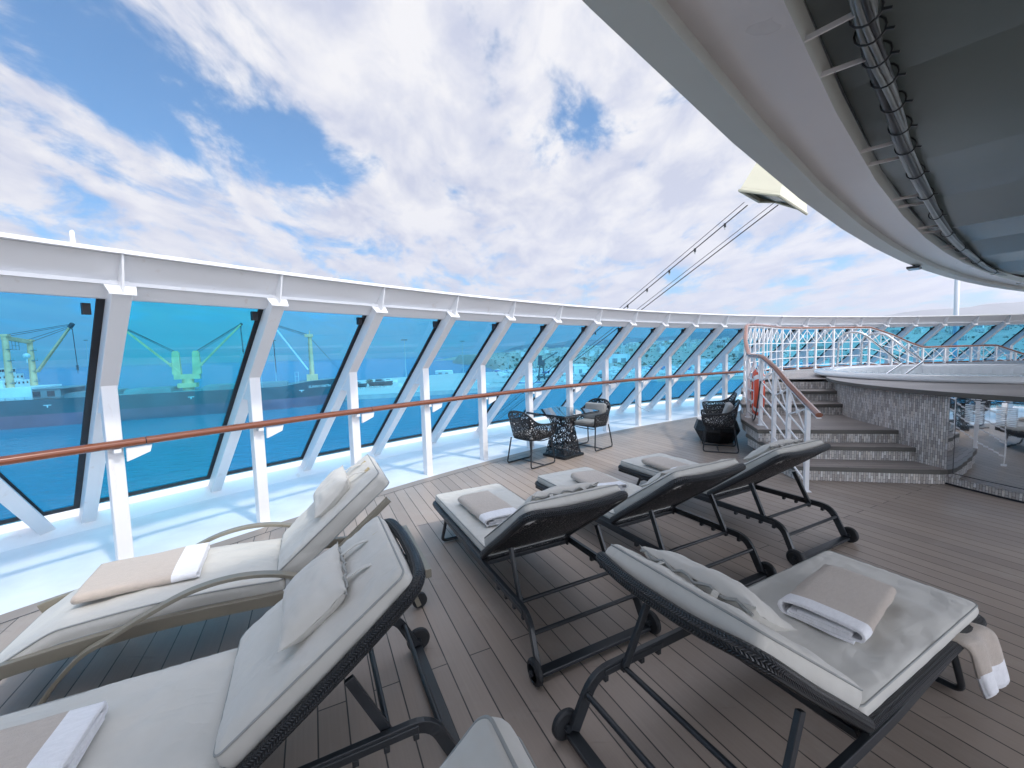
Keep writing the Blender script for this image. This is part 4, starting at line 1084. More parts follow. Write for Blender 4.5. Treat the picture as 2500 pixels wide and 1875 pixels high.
# ------------------------------------------------------------------ stair railing
sr = thing('stair_railing', 'white lattice railing with dark wooden cap rail along the tiled steps', 'railing')
P_ = [(3.30, 4.36, 0.0, 0.95), (3.41, 4.68, 0.0, 1.03), (3.50, 5.14, 0.18, 1.22), (3.58, 5.55, 0.36, 1.42), (3.67, 6.0, 0.54, 1.57), (3.90, 6.72, 0.54, 1.57),
      (4.20, 7.35, 0.80, 1.83), (4.60, 8.02, 1.08, 2.13), (5.08, 8.55, 1.08, 2.16), (5.60, 9.10, 1.08, 2.17), (6.15, 9.70, 1.08, 2.17), (6.85, 10.36, 1.08, 2.17)]
for k in range(1, 6):
    a = R(113.35-1.72*k); P_.append((WC[0]+22.9*math.cos(a), WC[1]+22.9*math.sin(a), 1.08, 2.17))
P_ += [(11.0, 11.83, 0.9, 1.95), (11.65, 12.02, 0.7, 1.73), (12.15, 12.08, 0.54, 1.565), (12.95, 12.22, 0.54, 1.565), (13.8, 12.28, 0.54, 1.565), (14.6, 12.32, 0.54, 1.565), (15.2, 12.33, 0.36, 1.36), (15.9, 12.33, 0.2, 1.12)]
cap = [Vector((x, y, z)) for x, y, _, z in P_]
segs = rounded(cap, 0.12, 3)
capprof = [(0.036*math.cos(2*PI*k/12), 0.027*math.sin(2*PI*k/12)) for k in range(12)]
MB().sweep(segs, capprof, smooth=True).build('cap_rail', WOODDARK, sr)
MB().sweep([p-Vector((0, 0, 0.034)) for p in segs], [(-0.022, -0.006), (0.022, -0.006), (0.022, 0.006), (-0.022, 0.006)]).build('under_rail', WHITE, sr)
for k, (x, y, zb, zt) in enumerate(P_):
    if k == 0: continue
    d = Vector((P_[min(k+1, len(P_)-1)][0]-P_[k-1][0], P_[min(k+1, len(P_)-1)][1]-P_[k-1][1], 0)); a = math.atan2(d.y, d.x)
    m = MB(); m.box((x, y, (zb+zt-0.03)/2), (0.05, 0.045, zt-0.03-zb), a); m.box((x, y, zb+0.006), (0.10, 0.08, 0.012), a); m.build('baluster_post', WHITE, sr, bevel=0.003)
for k in range(1, len(P_)-1):
    x0, y0, b0, t0 = P_[k]; x1, y1, b1, t1 = P_[k+1]
    A = Vector((x0, y0, 0)); B = Vector((x1, y1, 0))
    m = MB(); t0 -= 0.04; t1 -= 0.04
    def lp(s, hz): return Vector((x0+(x1-x0)*s, y0+(y1-y0)*s, 0))+Vector((0, 0, hz))
    def hz(s, f): return (b0+(b1-b0)*s)*(1-f)+(t0+(t1-t0)*s)*f
    two = (B-A).length > 0.62
    cells = ((0, 0.5), (0.5, 1.0)) if two else ((0, 1.0),)
    FX = 0.66
    for f in (0.10, 0.30, 0.48, FX): m.bar(lp(0, hz(0, f)), lp(1, hz(1, f)), 0.014, 0.018)
    if two: m.bar(lp(0.5, hz(0.5, 0.10)), lp(0.5, hz(0.5, 1.0)), 0.016, 0.016)
    for s0, s1 in cells:
        m.bar(lp(s0, hz(s0, FX)), lp(s1, hz(s1, 0.985)), 0.012, 0.014); m.bar(lp(s0, hz(s0, 0.985)), lp(s1, hz(s1, FX)), 0.012, 0.014)
        c = lp((s0+s1)/2, hz((s0+s1)/2, (FX+0.985)/2)); n_ = (B-A).normalized(); side = Vector((-n_.y, n_.x, 0))
        m.tube([c-side*0.012, c+side*0.012], 0.028, 10, smooth=False)
    m.build('lattice', WHITE, sr)
# lifebuoy hanging inside the railing, with its line
lb = thing('lifebuoy', 'orange lifebuoy with silver bands hanging inside the white stair railing', 'lifebuoy', (3.83, 6.34, 1.0), R(63))
m = MB(); ring = [(0.29*math.cos(2*PI*k/48), 0, 0.29*math.sin(2*PI*k/48)) for k in range(48)]
m.tube(ring, 0.072, 14, closed=True, up=(0, 1, 0)); m.build('ring', LIFEORANGE, lb)
for k in range(4):
    a = PI/4+k*PI/2; m = MB(); m.tube([(0.29*math.cos(a+s), 0, 0.29*math.sin(a+s)) for s in (-0.13, -0.065, 0, 0.065, 0.13)], 0.075, 14, up=(0, 1, 0), caps=False); m.build('band', LIFEBAND, lb)
m = MB(); m.tube(smoothpath([(0.37, 0, 0.0), (0.42, 0.03, -0.2), (0.25, 0.05, -0.42), (-0.1, 0.06, -0.43), (-0.38, 0.05, -0.3), (-0.45, 0.02, 0.0), (-0.40, 0, 0.2)], 6), 0.010, 6); m.build('grab_line', CABLEDARK, lb)

# ------------------------------------------------------------------ roof overhang
rf = thing('roof_overhang', 'curved grey deck overhang with dark panelled underside and a cable bundle', 'roof')
RO, RRO = (36.4, -35.35), 51.66          # outer edge
RI, RRI = (35.26, -33.92), 49.34         # inner edge of the box rim
def orow(d, n=70): return [(d[0][0]+d[1]*math.cos(R(a)), d[0][1]+d[1]*math.sin(R(a))) for a in [168-118*k/n for k in range(n+1)]]
oe = orow((RO, RRO)); oi2 = orow((RO, RRO-0.17)); ie = orow((RI, RRI)); ii = orow((RI, RRI-0.02)); core = orow((RI, RRI-4.5))
def strip(a, za, b, zb, flip=False):
    m = MB(); n = len(a); vs = [(x, y, za) for x, y in a]+[(x, y, zb) for x, y in b]
    fs = [(k, k+1, n+k+1, n+k) if not flip else (n+k, n+k+1, k+1, k) for k in range(n-1)]
    return m.add(vs, fs)
m = MB()
for a, za, b, zb in ((oe, 2.985, oi2, 2.975), (oi2, 2.975, oi2, 3.06)): s_ = strip(a, za, b, zb); m.add(s_.v, s_.f)
s_ = strip(oe, 2.985, oe, 3.20); m.add(s_.v, s_.f); m.build('edge_lip', ROOFLIP, rf)
strip(oi2, 3.05, ie, 3.0).build('soffit', ROOFPAINT, rf)
m = MB(); 
s_ = strip(ie, 3.0, ii, 3.10); m.add(s_.v, s_.f); m.build('rim_inner_face', ROOFLIP, rf)
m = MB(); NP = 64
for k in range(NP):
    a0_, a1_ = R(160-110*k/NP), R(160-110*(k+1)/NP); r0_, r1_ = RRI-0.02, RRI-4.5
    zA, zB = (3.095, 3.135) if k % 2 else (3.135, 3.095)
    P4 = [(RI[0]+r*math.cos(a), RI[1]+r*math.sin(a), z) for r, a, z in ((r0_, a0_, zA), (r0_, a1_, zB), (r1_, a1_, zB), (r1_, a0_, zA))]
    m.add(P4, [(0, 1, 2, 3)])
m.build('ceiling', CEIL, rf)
strip(oe, 3.20, core, 3.6).build('roof_top', WHITE, rf)
cabp = [(x*0.884, y*0.884) for x, y in ((0.9, 1.27), (1.25, 1.60), (1.64, 1.966), (1.80, 2.12), (2.02, 2.32), (2.28, 2.547), (2.67, 2.896), (3.03, 3.23), (3.666, 3.784), (4.457, 4.454), (5.509, 5.335), (6.85, 6.405), (8.54, 7.656), (10.8, 9.26), (13.9, 11.17), (17.5, 13.2))]
CZ = 3.05
for k in range(6):
    m = MB(); ph = k*1.05; rr = 0.028 if k < 3 else 0.020
    pts = [(x+rr*math.cos(ph+q*0.5)*0.707, y-rr*math.cos(ph+q*0.5)*0.707, CZ+rr*math.sin(ph+q*0.5)) for q, (x, y) in enumerate(cabp)]
    m.tube(smoothpath(pts, 5), 0.023 if k < 2 else 0.013, 8)
    m.build('cable', (CABLE, CABLEDARK, CABLE)[k % 3], rf)
cs = smoothpath([(x, y, CZ) for x, y in cabp], 6)
for k in range(8, len(cs)-2, 5):
    d = (cs[k+1]-cs[k-1]).normalized(); m = MB(); a = d.cross(Vector((0, 0, 1))).normalized(); b = Vector((0, 0, 1))
    m.tube([cs[k]+a*0.054*math.cos(2*PI*q/14)+b*0.054*math.sin(2*PI*q/14) for q in range(14)], 0.005, 5, closed=True, up=tuple(d)); m.bar(cs[k]+a*0.05+b*-0.02, cs[k]+a*0.08-b*0.03, 0.012, 0.010); m.build('cable_tie', CABLEDARK, rf)
for (a, b) in (((1.309, 1.906), (1.636, 2.01)), ((1.559, 2.139), (1.954, 2.304)), ((2.464, 2.953), (2.977, 3.227)), ((2.697, 3.164), (3.266, 3.481)), ((3.604, 3.934), (4.276, 4.359)), ((3.842, 4.136), (4.567, 4.607)),
               ((4.804, 4.903), (5.668, 5.513)), ((5.051, 5.127), (5.953, 5.759)), ((6.069, 5.902), (7.06, 6.60)), ((6.285, 6.095), (7.32, 6.81)), ((7.275, 6.79), (8.44, 7.566)), ((7.6, 7.06), (8.8, 7.85))):
    m = MB(); m.bar((a[0]*0.985, a[1]*0.985, 3.015), (b[0]*0.884, b[1]*0.884, 3.05), 0.010, 0.022); m.build('cable_bracket', ROOFPAINT, rf)
# plate seams of the box rim
for deg in (136.3, 134.6, 132.2, 129.0, 125.0, 120.0, 114.0):
    d = Vector((math.cos(R(deg)), math.sin(R(deg)))); w_ = Vector(RI)-Vector(RO); bq = w_.dot(d); rq = RRO-0.20
    tq = -bq+math.sqrt(max(0.0, bq*bq-w_.dot(w_)+rq*rq)); r1_ = tq; r0_ = RRI+0.03
    if r1_-r0_ < 0.3: continue
    zq = 3.0485
    m = MB(); m.bar((RI[0]+r0_*d.x, RI[1]+r0_*d.y, 2.9985), (RI[0]+r1_*d.x, RI[1]+r1_*d.y, zq), 0.022, 0.006); m.build('weld_seam', ROOFPAINT, rf)
fl = thing('floodlight', 'small dark floodlight fixed under the far edge of the curved roof', 'light', (6.75, 6.92, 2.94), R(40))
m = MB(); m.box((0, 0, 0), (0.30, 0.16, 0.035)); m.build('housing', BLACKMETAL, fl, bevel=0.006)
m = MB(); m.box((0, 0, -0.020), (0.25, 0.12, 0.004)); m.build('lens', LAMPGLASS, fl)
m = MB(); m.box((0, 0, 0.04), (0.05, 0.03, 0.07)); m.build('bracket', BLACKMETAL, fl)

# ------------------------------------------------------------------ beige hood, string lights, masts
hd = thing('vent_hood', 'cream tapered hood hanging beyond the edge of the curved roof', 'hood', (0, 0, 0))
base = [Vector(p) for p in ((3.644, 6.60, 4.153), (4.107, 6.35, 3.97), (4.708, 6.60, 3.767), (4.95, 7.0, 3.95), (4.59, 7.20, 4.17), (4.31, 7.20, 4.18))]
c0 = sum(base, Vector())/6; ct = c0+Vector((0.30, 0.12, 0.95)); uz = Vector((0.2, 0.1, 1)).normalized()
topr = [ct+(p-c0)*0.55 for p in base]
m = MB(); n = 6; m.add(base+topr, [(k, (k+1) % n, n+(k+1) % n, n+k) for k in range(n)]+[tuple(range(2*n-1, n-1, -1))]); m.build('shell', BEIGE, hd)
m = MB(); m.tube(base, 0.022, 6, closed=True, smooth=False, up=tuple(uz)); m.build('rim', BEIGE, hd)
m = MB(); inn = [c0+uz*0.06+(p-c0)*0.97 for p in base]; m.add(inn, [tuple(range(n))]); m.build('hood_shade', WINDARK, hd)  # dark sheet standing in for the shade inside the open hood
def string_light(name, label, p0, dirv, L, nb, first, gap, bulbs=True):
    t = thing(name, label, 'string lights')
    d = Vector(dirv).normalized(); p0 = Vector(p0)
    def pos(s): return p0+d*s-Vector((0, 0, 0.0))
    m = MB(); m.tube([pos(L*k/10) for k in range(11)], 0.0085, 6); m.build('wire', WIRE, t)
    m = MB(); m.tube([pos(L*k/10)+Vector((-0.05, 0, 0.045)) for k in range(11)], 0.005, 5); m.build('stay_wire', WIRE, t)
    if bulbs:
        for k in range(nb):
            q = pos(first+gap*k); m = MB(); m.tube([q+Vector((0, 0, 0.012)), q-Vector((0, 0, 0.055))], 0.017, 8, smooth=False); bo = m.build('bulb_socket', WIRE, t)
            g = MB(); g.tube([q-Vector((0, 0, 0.055)), q-Vector((0, 0, 0.085))], 0.012, 8); g.build('bulb', LAMPGLASS, bo)
    return t
A_ = Vector((3.496, 6.74, 3.687)); B_ = Vector((2.051, 9.95, 2.165)); dv = (B_-A_); gp = dv.length/6
string_light('string_lights', 'black wire with small hanging bulbs slanting down from the cream hood', A_-dv.normalized()*0.42, dv, 18, 22, 0.42, gp)
A2 = Vector((4.193, 6.5, 3.884)); B2 = Vector((2.227, 10.2, 1.951)); dv2 = B2-A2
string_light('stay_wires', 'pair of bare black wires slanting down from the cream hood, without bulbs', A2, dv2, 18, 0, 0, 1, bulbs=False)
mp_ = thing('mast_stub', 'short white square post standing on the top beam of the windscreen', 'post', (-2.96, 2.85, 2.48))
m = MB(); m.box((0, 0, 0.065), (0.017, 0.017, 0.13)); m.add([(-0.0085, -0.0085, 0.13), (0.0085, -0.0085, 0.13), (0.0085, 0.0085, 0.13), (-0.0085, 0.0085, 0.13), (0.004, 0.0, 0.141)], [(0, 1, 4), (1, 2, 4), (2, 3, 4), (3, 0, 4)]); m.build('shaft', WHITE, mp_)
m = MB(); m.box((0, 0, 0.005), (0.03, 0.03, 0.01)); m.build('base_plate', WHITE, mp_)
mp2 = thing('mast', 'slender white mast rising between windscreen beam and roof edge', 'mast', (16.25, 15.0, 0))
m = MB(); m.tube([(0.05, 0, -0.2), (-0.06, 0, 5.2)], 0.07, 10, smooth=True); m.build('shaft', WHITE, mp2)
m = MB(); m.lathe([(0, -0.2), (0.16, -0.2), (0.16, -0.17), (0, -0.17)], 12, smooth=False); m.build('base_plate', WHITE, mp2)
# the ship's lower afterdeck that carries the post, the mast and the far ends of the wires
SEAZ = -25.3
# ------------------------------------------------------------------ sea and land
m = MB(); S = 45000; m.add([(-S, -S, SEAZ), (S, -S, SEAZ), (S, S, SEAZ), (-S, S, SEAZ)], [(0, 1, 2, 3)]); m.build('sea', SEA, kind='structure')
GZ = -22.8
def sstep(a, b, x): t = max(0.0, min(1.0, (x-a)/(b-a))); return t*t*(3-2*t)
HT = [(-0.1, 22), (0.0, 24), (0.1, 28), (0.3, 40), (0.5, 46), (0.75, 58), (0.95, 82), (1.3, 96), (2.0, 100)]
def interp(T, x):
    for (a, va), (b, vb) in zip(T, T[1:]):
        if x <= b: return va+(vb-va)*max(0, (x-a))/(b-a)
    return T[-1][1]
def landz(x, y):
    t = x/y; h = interp(HT, t)
    z = GZ+h*sstep(600, 1320, y)*(0.92+0.0)+5*sstep(560, 640, y)+1.6*noise.noise(Vector((x*0.012, y*0.012, 0)))*sstep(560, 700, y)
    if y > 1500: z -= 0.02*(y-1500)
    return z
m = MB()
def lf(u, v):
    y = 346+ (1900-346)*v**1.6; sh = 780 if False else 0
    t0 = -0.045 if y < 620 else -0.045-0.10*sstep(620, 1500, y)
    t = t0+(1.9-t0)*u; x = t*y; z = landz(x, y)
    if u == 0 or v == 0: z = SEAZ-2
    return (x, y, z)
m.grid(lf, 120, 70, smooth=True); m.build('hillside_terrain', LANDMAT, kind='structure')
# flat boatyard apron over the low land
m = MB(); m.add([(-16, 349, GZ+0.25), (640, 349, GZ+0.25), (980, 590, GZ+0.25), (-26, 590, GZ+0.25)], [(0, 1, 2, 3)]); m.build('boatyard_ground', QUAYMAT, kind='structure')
# concrete quay running out in front of the ship
m = MB(); qp = [(-112, 262), (-66, 276), (-25, 292), (60, 340), (60, 420), (-20, 575), (-72, 560), (-150, 470), (-190, 420)]
m.prism(qp, SEAZ-3, GZ); m.build('quay_ground', QUAYMAT, kind='structure')
m = MB(); m.prism([(-112, 261.5), (-66, 275.5), (-25, 291.5), (60, 339.5), (60, 341), (-25, 293), (-66, 277), (-112, 263)], SEAZ-1, GZ+0.35); tag(m.build('quay_wall', STUCCO[2]), 'long pale concrete quay wall at the edge of the harbour water', 'quay wall')
# low headland and the mountains
def ridge(pts, base_z, thick, name, mat, seed, n=90, rough=0.10):
    m = MB()
    def fn(u, v):
        k = u*(len(pts)-1); i = min(int(k), len(pts)-2); f = k-i; f = f*f*(3-2*f)
        x = pts[i][0]*(1-f)+pts[i+1][0]*f; y = pts[i][1]*(1-f)+pts[i+1][1]*f; h = pts[i][2]*(1-f)+pts[i+1][2]*f
        w = math.sin(PI*v)**0.8 if v < 0.5 else math.sin(PI*v)
        nz = 1+rough*noise.fractal(Vector((u*9+seed, v*2, seed)), 1.0, 2.0, 5)
        return (x, y+(v-0.5)*thick, base_z+(h-base_z)*w*nz)
    m.grid(fn, n, 10); return m.build(name, mat, kind='structure')
ridge([(-455, 2560, -25), (-380, 2560, -12), (-300, 2560, 0), (-200, 2580, 8), (-60, 2600, 12), (200, 2600, 10)], SEAZ-1, 500, 'headland_terrain', LANDMAT, 3.0)
def dirpt(px, py, y):   # direction given as image slope of the original view: plain tangents
    return
ridge([(-350, 12000, 30), (100, 12000, 190), (700, 12000, 290), (1250, 12000, 270), (1800, 12000, 330), (2700, 12000, 340), (3600, 12000, 380), (4500, 12000, 360), (5400, 12000, 470), (6400, 12000, 480), (7600, 12000, 420), (9000, 12000, 520), (11500, 12000, 900), (13500, 12000, 1060), (15200, 12000, 1080), (18000, 12000, 1000)], SEAZ-5, 3500, 'mountain_terrain', HILLMAT, 7.0, n=220, rough=0.16)
ridge([(300, 8200, 40), (900, 8200, 120), (1500, 8200, 95), (2600, 8200, 170), (3300, 8200, 150), (4200, 8200, 270), (5000, 8200, 290), (6500, 8200, 240), (9000, 8200, 300)], SEAZ-5, 2500, 'hill_terrain', HILLMAT, 11.0, n=160, rough=0.2)

# ------------------------------------------------------------------ the cargo ship
sh = thing('cargo_ship', 'dark hulled cargo ship with cream cranes moored beyond the windscreen', 'ship', (-222, 177, SEAZ), math.atan2(63, 125))
# local: x towards the bow, y away from us, z from the water
BOW, STERN, BM = 141.0, -70.0, 28.0
def halfw(x):
    if x > 104: return BM/2*(1-((x-104)/(BOW-104))**1.8)
    if x < -50: return BM/2*(0.75+0.25*sstep(STERN, -50, x))
    return BM/2
def decktop(x): return 12.4+2.2*sstep(104, 124, x)+1.2*sstep(124, 141, x)
st = [STERN+(BOW-STERN)*k/70 for k in range(71)]
m = MB()
lev = [(-2, 0.0), (0, 0.0), (5.6, 0.35), (9.5, 0.7), (1.0, 1.0)]
rows = []
for k, x in enumerate(st):
    hw = max(halfw(x), 0.15); dt = decktop(x)
    prof_ = []
    for z, fl_ in ((-2, 0), (0, 0), (5.6, 0.3), (dt*0.75, 0.7), (dt, 1.0)):
        rake = (3.5*fl_) * sstep(118, 141, x); w = hw*(0.86+0.14*fl_) if x > 110 else hw
        prof_.append((x+rake-2.5*sstep(128, 141, x)*(1-fl_), w, z))
    rows.append([(x_, BM/2-w, z) for x_, w, z in prof_]+[(x_, BM/2+w, z) for x_, w, z in prof_[::-1]])
n = len(rows[0])
vs = [p for r_ in rows for p in r_]; fs = []; mis = []
for k in range(len(rows)-1):
    for q in range(n-1):
        m.add([], [])
        fs.append((k*n+q, (k+1)*n+q, (k+1)*n+q+1, k*n+q+1)); mis.append(1 if q in (0, 1, n-2, n-3) else (2 if q == 4 else 0))
m.add(vs, fs); m.m = mis
m.add(rows[0], [tuple(range(n))], 0); m.add(rows[-1], [tuple(range(n-1, -1, -1))], 0)
m.build('hull', [HULL, HULLRED, SHIPGREY], sh)
# bulwark rail, hatch covers, deck houses
m = MB()
for k in range(0, 60):
    x = -50+k*3.0
    if x < 130: m.box((x, BM/2-max(halfw(x), 1)+0.3, decktop(x)+0.6), (0.12, 0.12, 1.2))
m.bar((-50, 0.3, 13.6), (104, 0.3, 13.6), 0.12, 0.12); m.bar((-50, 0.3, 13.0), (104, 0.3, 13.0), 0.1, 0.1); m.build('deck_rail', SHIPGREY, sh)
for x0, x1 in ((18, 36), (39, 57), (70, 88), (91, 109)):
    m = MB(); m.box(((x0+x1)/2, BM/2, 13.2), (x1-x0, 19, 1.8)); m.box(((x0+x1)/2, BM/2, 14.3), (x1-x0-1, 18, 0.5)); m.build('hatch_cover', SHIPGREY, sh, bevel=0.15)
DX = 13
m = MB(); m.box((-26+DX, BM/2, 15.2), (44, 26, 5.6)); m.box((-30+DX, BM/2, 19.5), (34, 24, 3.2)); m.box((-31+DX, BM/2, 22.5), (30, 22, 3.0)); m.box((-32+DX, BM/2, 25.4), (26, 24, 2.8)); m.box((-34+DX, BM/2, 28.4), (16, 12, 3.0)); m.build('deckhouse', SHIPWHITE, sh, bevel=0.1)
m = MB()
for k in range(9): m.box((-18.93+DX, 3.5+k*2.6, 25.6), (0.2, 1.9, 1.1))
for k in range(8): m.box((-44+k*3.2+DX, 1.93, 25.6), (2.2, 0.2, 1.1)); m.box((-44+k*3.2+DX, 1.93, 19.8), (1.0, 0.2, 1.0))
for zz in (19.8, 22.6):
    for k in range(7): m.box(((-12.95 if zz < 20 else -15.95)+DX, 4+k*3.2, zz), (0.2, 1.0, 0.9))
m.build('deckhouse_windows', WINDARK, sh)
m = MB(); m.box((8, BM/2, 14.6), (20, 24, 4.0)); m.box((10, BM/2, 16.9), (22, 25, 0.5)); m.build('mast_house', SHIPGREY, sh, bevel=0.1)
m = MB()
for k in range(4): m.box((1+k*4.6, 1.9, 14.6), (2.4, 0.3, 2.6))
m.build('mast_house_openings', WINDARK, sh)
lbt = MB(); lbt.lathe([(0, 0), (1.4, 0.6), (1.6, 3), (1.5, 6), (0, 7.5)], 14); lbt.xf(Matrix.Translation((-12, -0.2, 18.5)) @ Matrix.Rotation(R(90), 4, 'Y')); lbt.build('lifeboat', RED, sh)
m = MB(); m.bar((-11, 0.6, 13), (-10, -0.6, 21), 0.4, 0.4); m.bar((-4, 0.6, 13), (-4.6, -0.6, 21), 0.4, 0.4); m.build('davit', SHIPWHITE, sh)
# goalpost derrick aft
gp_ = MB()
for y, zt in ((5.0, 41.4), (23.0, 39.8)):
    gp_.tube([(1, y, 15), (1, y, zt)], 1.15, 14, scale=[1.2, 0.85])
gp_.bar((1, 4, 40.2), (1, 24, 38.9), 1.6, 1.7); gp_.box((1, 5, 41.2), (2.6, 2.6, 1.0)); gp_.box((1, 23, 39.7), (2.6, 2.6, 1.0))
gp_.build('goalpost', CREAM, sh)
m = MB()
for y in (5, 23):
    for z in (20, 25, 30, 35): m.box((2.0, y+0.2, z), (1.2, 2.8, 0.25)); m.bar((2.4, y-1.1, z), (2.4, y-1.1, z+1.1), 0.1, 0.1); m.bar((2.4, y+1.4, z), (2.4, y+1.4, z+1.1), 0.1, 0.1)
for y in (9.5, 12, 14.5): m.bar((1, y, 39), (1, y, 35), 0.15, 0.15)
m.bar((1, 9.5, 35), (1, 14.5, 35), 0.15, 0.15); m.bar((1, 9.5, 37), (1, 14.5, 37), 0.15, 0.15); m.build('goalpost_ladders', SHIPGREY, sh)
def jib(p, q, w, mat, name='jib'):
    m = MB(); p, q = Vector(p), Vector(q); d = (q-p).normalized()
    for s in (-1, 1): m.bar(p+Vector((0, s*w, 0)), q+Vector((0, s*w*0.4, 0)), 0.55, 0.75)
    for k in range(9): c = p+(q-p)*(k+0.5)/9; m.bar(c+Vector((0, -w, 0)), c+Vector((0, w, 0)), 0.3, 0.3)
    o = m.build(name, mat, sh); h = MB(); h.bar(q-d*1.5, q+d*1.0, 1.3, 1.3); h.tube([q, q-Vector((0, 0, 2.2))], 0.22, 6); h.build('jib_head', BOATDARK, o); return o
def wires(ps, name='rigging', r=0.10):
    m = MB()
    for p, q in ps: m.tube([p, q], r, 5)
    m.build(name, WIRE, sh)
j1 = jib((3, 22, 24.5), (19.6, 14, 46.5), 0.7, CREAM)
wires([((1, 6, 41.5), (19, 14, 46.9)), ((1, 8, 41), (19, 14, 46.4)), ((1, 22, 40), (19.4, 14, 46.2)), ((1, 23.5, 38.8), (19.4, 14, 45.6)), ((19.8, 14, 44.6), (20.2, 14, 27)), ((19.6, 14.3, 44.6), (20.0, 14.3, 27))])
m = MB(); m.box((20.1, 14.1, 26), (0.7, 0.7, 2.4)); m.tube([(20.1, 14.1, 25), (20.1, 14.1, 23.4)], 0.18, 6); m.build('hook', BOATDARK, sh)
# twin deck crane midships
m = MB(); m.tube([(62.5, 14, 12), (62.5, 14, 18.5)], 2.6, 16, smooth=False); m.box((62.5, 14, 19.6), (11, 4.4, 2.6)); m.box((62.5, 14, 15), (8, 7, 2.4)); m.build('crane_pedestal', CREAM, sh, bevel=0.1)
for s in (-1, 1):
    m = MB(); x = 62.5+s*4.3; m.quadbox([(x-1.9, 12.4, 20.9), (x+1.9, 12.4, 20.9), (x+1.9, 15.6, 20.9), (x-1.9, 15.6, 20.9), (x-1.5, 12.9, 32.6), (x+1.5, 12.9, 32.6), (x+1.5, 15.1, 32.6), (x-1.5, 15.1, 32.6)]); m.box((x, 14, 32.9), (2.2, 1.6, 0.7)); m.box((x+s*2.2, 13.2, 26), (0.9, 1.8, 2.0)); m.build('crane_tower', CREAM, sh, bevel=0.15)
jib((60, 13.4, 21.5), (36.9, 14, 46.3), 1.0, CREAM); jib((65, 13.4, 21.5), (88, 14, 47.2), 1.0, CREAM)
wires([((58, 14, 33), (36.9, 14, 46.8)), ((58.5, 13.6, 32.8), (37.6, 14, 45.8)), ((58.5, 14.4, 31.8), (38.2, 14, 45.2)), ((67, 14, 33), (88, 14, 47.8)), ((67, 13.6, 32.8), (87.4, 14, 47)), ((67, 14.4, 31.8), (87, 14, 46.2)), ((88, 14, 45.4), (88.3, 14, 33.5)), ((87.6, 14.3, 45.4), (88.0, 14.3, 33.5))])
m = MB(); m.box((88.2, 14.1, 32.8), (0.7, 0.7, 1.6)); m.tube([(88.2, 14.1, 32), (88.2, 14.1, 31)], 0.18, 6); m.build('hook', BOATDARK, sh)
# foremast derrick
m = MB(); m.tube([(122, 14, 13), (122, 14, 41)], 1.25, 14, scale=[1.15, 0.85]); m.box((122, 14, 15.5), (6, 8, 5)); m.box((121.5, 14, 41), (4.5, 3.4, 1.6)); m.tube([(122, 14, 41), (122, 14, 44)], 0.2, 6); m.build('foremast', CREAM, sh)
m = MB()
for z in (20, 24, 28, 32, 36): m.box((120.9, 13.6, z), (0.9, 2.4, 0.25))
m.build('foremast_steps', SHIPGREY, sh)
jib((120, 13, 21), (103.2, 14, 47.6), 0.6, SHIPWHITE)
wires([((121.5, 13, 41.5), (103.2, 14, 48)), ((121.5, 15, 41.2), (103.6, 14, 47.4)), ((121.5, 14, 40.4), (104, 14, 46.8)), ((122, 14, 40), (140, 14, 16.4)), ((103.2, 14, 46), (103.6, 14, 20)), ((103.0, 14.3, 46), (103.4, 14.3, 20))])
# small deck fittings and hull marks
m = MB()
for x in (30, 96, 114): 
    for dx, dy in ((-0.9, 0), (0.9, 0)): m.bar((x+dx, 3, 12.4), (x+dx, 3, 20), 0.2, 0.2)
    for z in (15, 17.5, 20): m.bar((x-0.9, 3, z), (x+0.9, 3, z), 0.15, 0.15)
m.build('vent_towers', GALV, sh)
m = MB()
for x in (14, 66, 116): m.box((x, BM/2-halfw(x)-0.06, 9.6), (2.6, 0.14, 0.35)); m.box((x, BM/2-halfw(x)-0.06, 9.0), (0.4, 0.14, 1.0))
m.build('hull_marks', SHIPWHITE, sh)
m = MB(); m.tube([(2, 17, 29), (2, 17, 31)], 0.3, 6); m.lathe([(0, 31), (0.9, 31.2), (1.3, 32.2), (0.9, 33.2), (0, 33.5)], 14, (2, 17)); m.box((-34, 14, 34), (0.8, 0.8, 9)); m.box((-34, 14, 36), (0.4, 7, 0.4)); m.box((-34, 14, 34), (0.4, 5, 0.4)); m.build('radar_mast', SHIPWHITE, sh)
fc = bpy.data.curves.new('ship_name', 'FONT'); fc.body = 'SUNNY FAITH'; fc.size = 2.0; fc.extrude = 0.05; fc.shear = 0.25
fo = bpy.data.objects.new('ship_name', fc); COL.objects.link(fo); fo.parent = sh; fc.materials.append(SHIPWHITE)
xa, xb = 118.0, 130.0
pa = Vector((xa, BM/2-halfw(xa)*0.985, 0)); pb = Vector((xb, BM/2-halfw(xb)*0.985, 0))
bpy.context.view_layer.update()
fo.location = (119.5, BM/2-halfw(119.5)-0.75, 10.6); fo.rotation_euler = (R(90), 0, math.atan2(pb.y-pa.y, pb.x-pa.x))
bpy.context.view_layer.update()
fm = bpy.data.meshes.new_from_object(fo.evaluated_get(bpy.context.evaluated_depsgraph_get())); fn_ = bpy.data.objects.new('ship_name', fm); COL.objects.link(fn_); fn_.parent = sh
fn_.location = fo.location; fn_.rotation_euler = fo.rotation_euler; bpy.data.objects.remove(fo); fn_.name = 'ship_name'

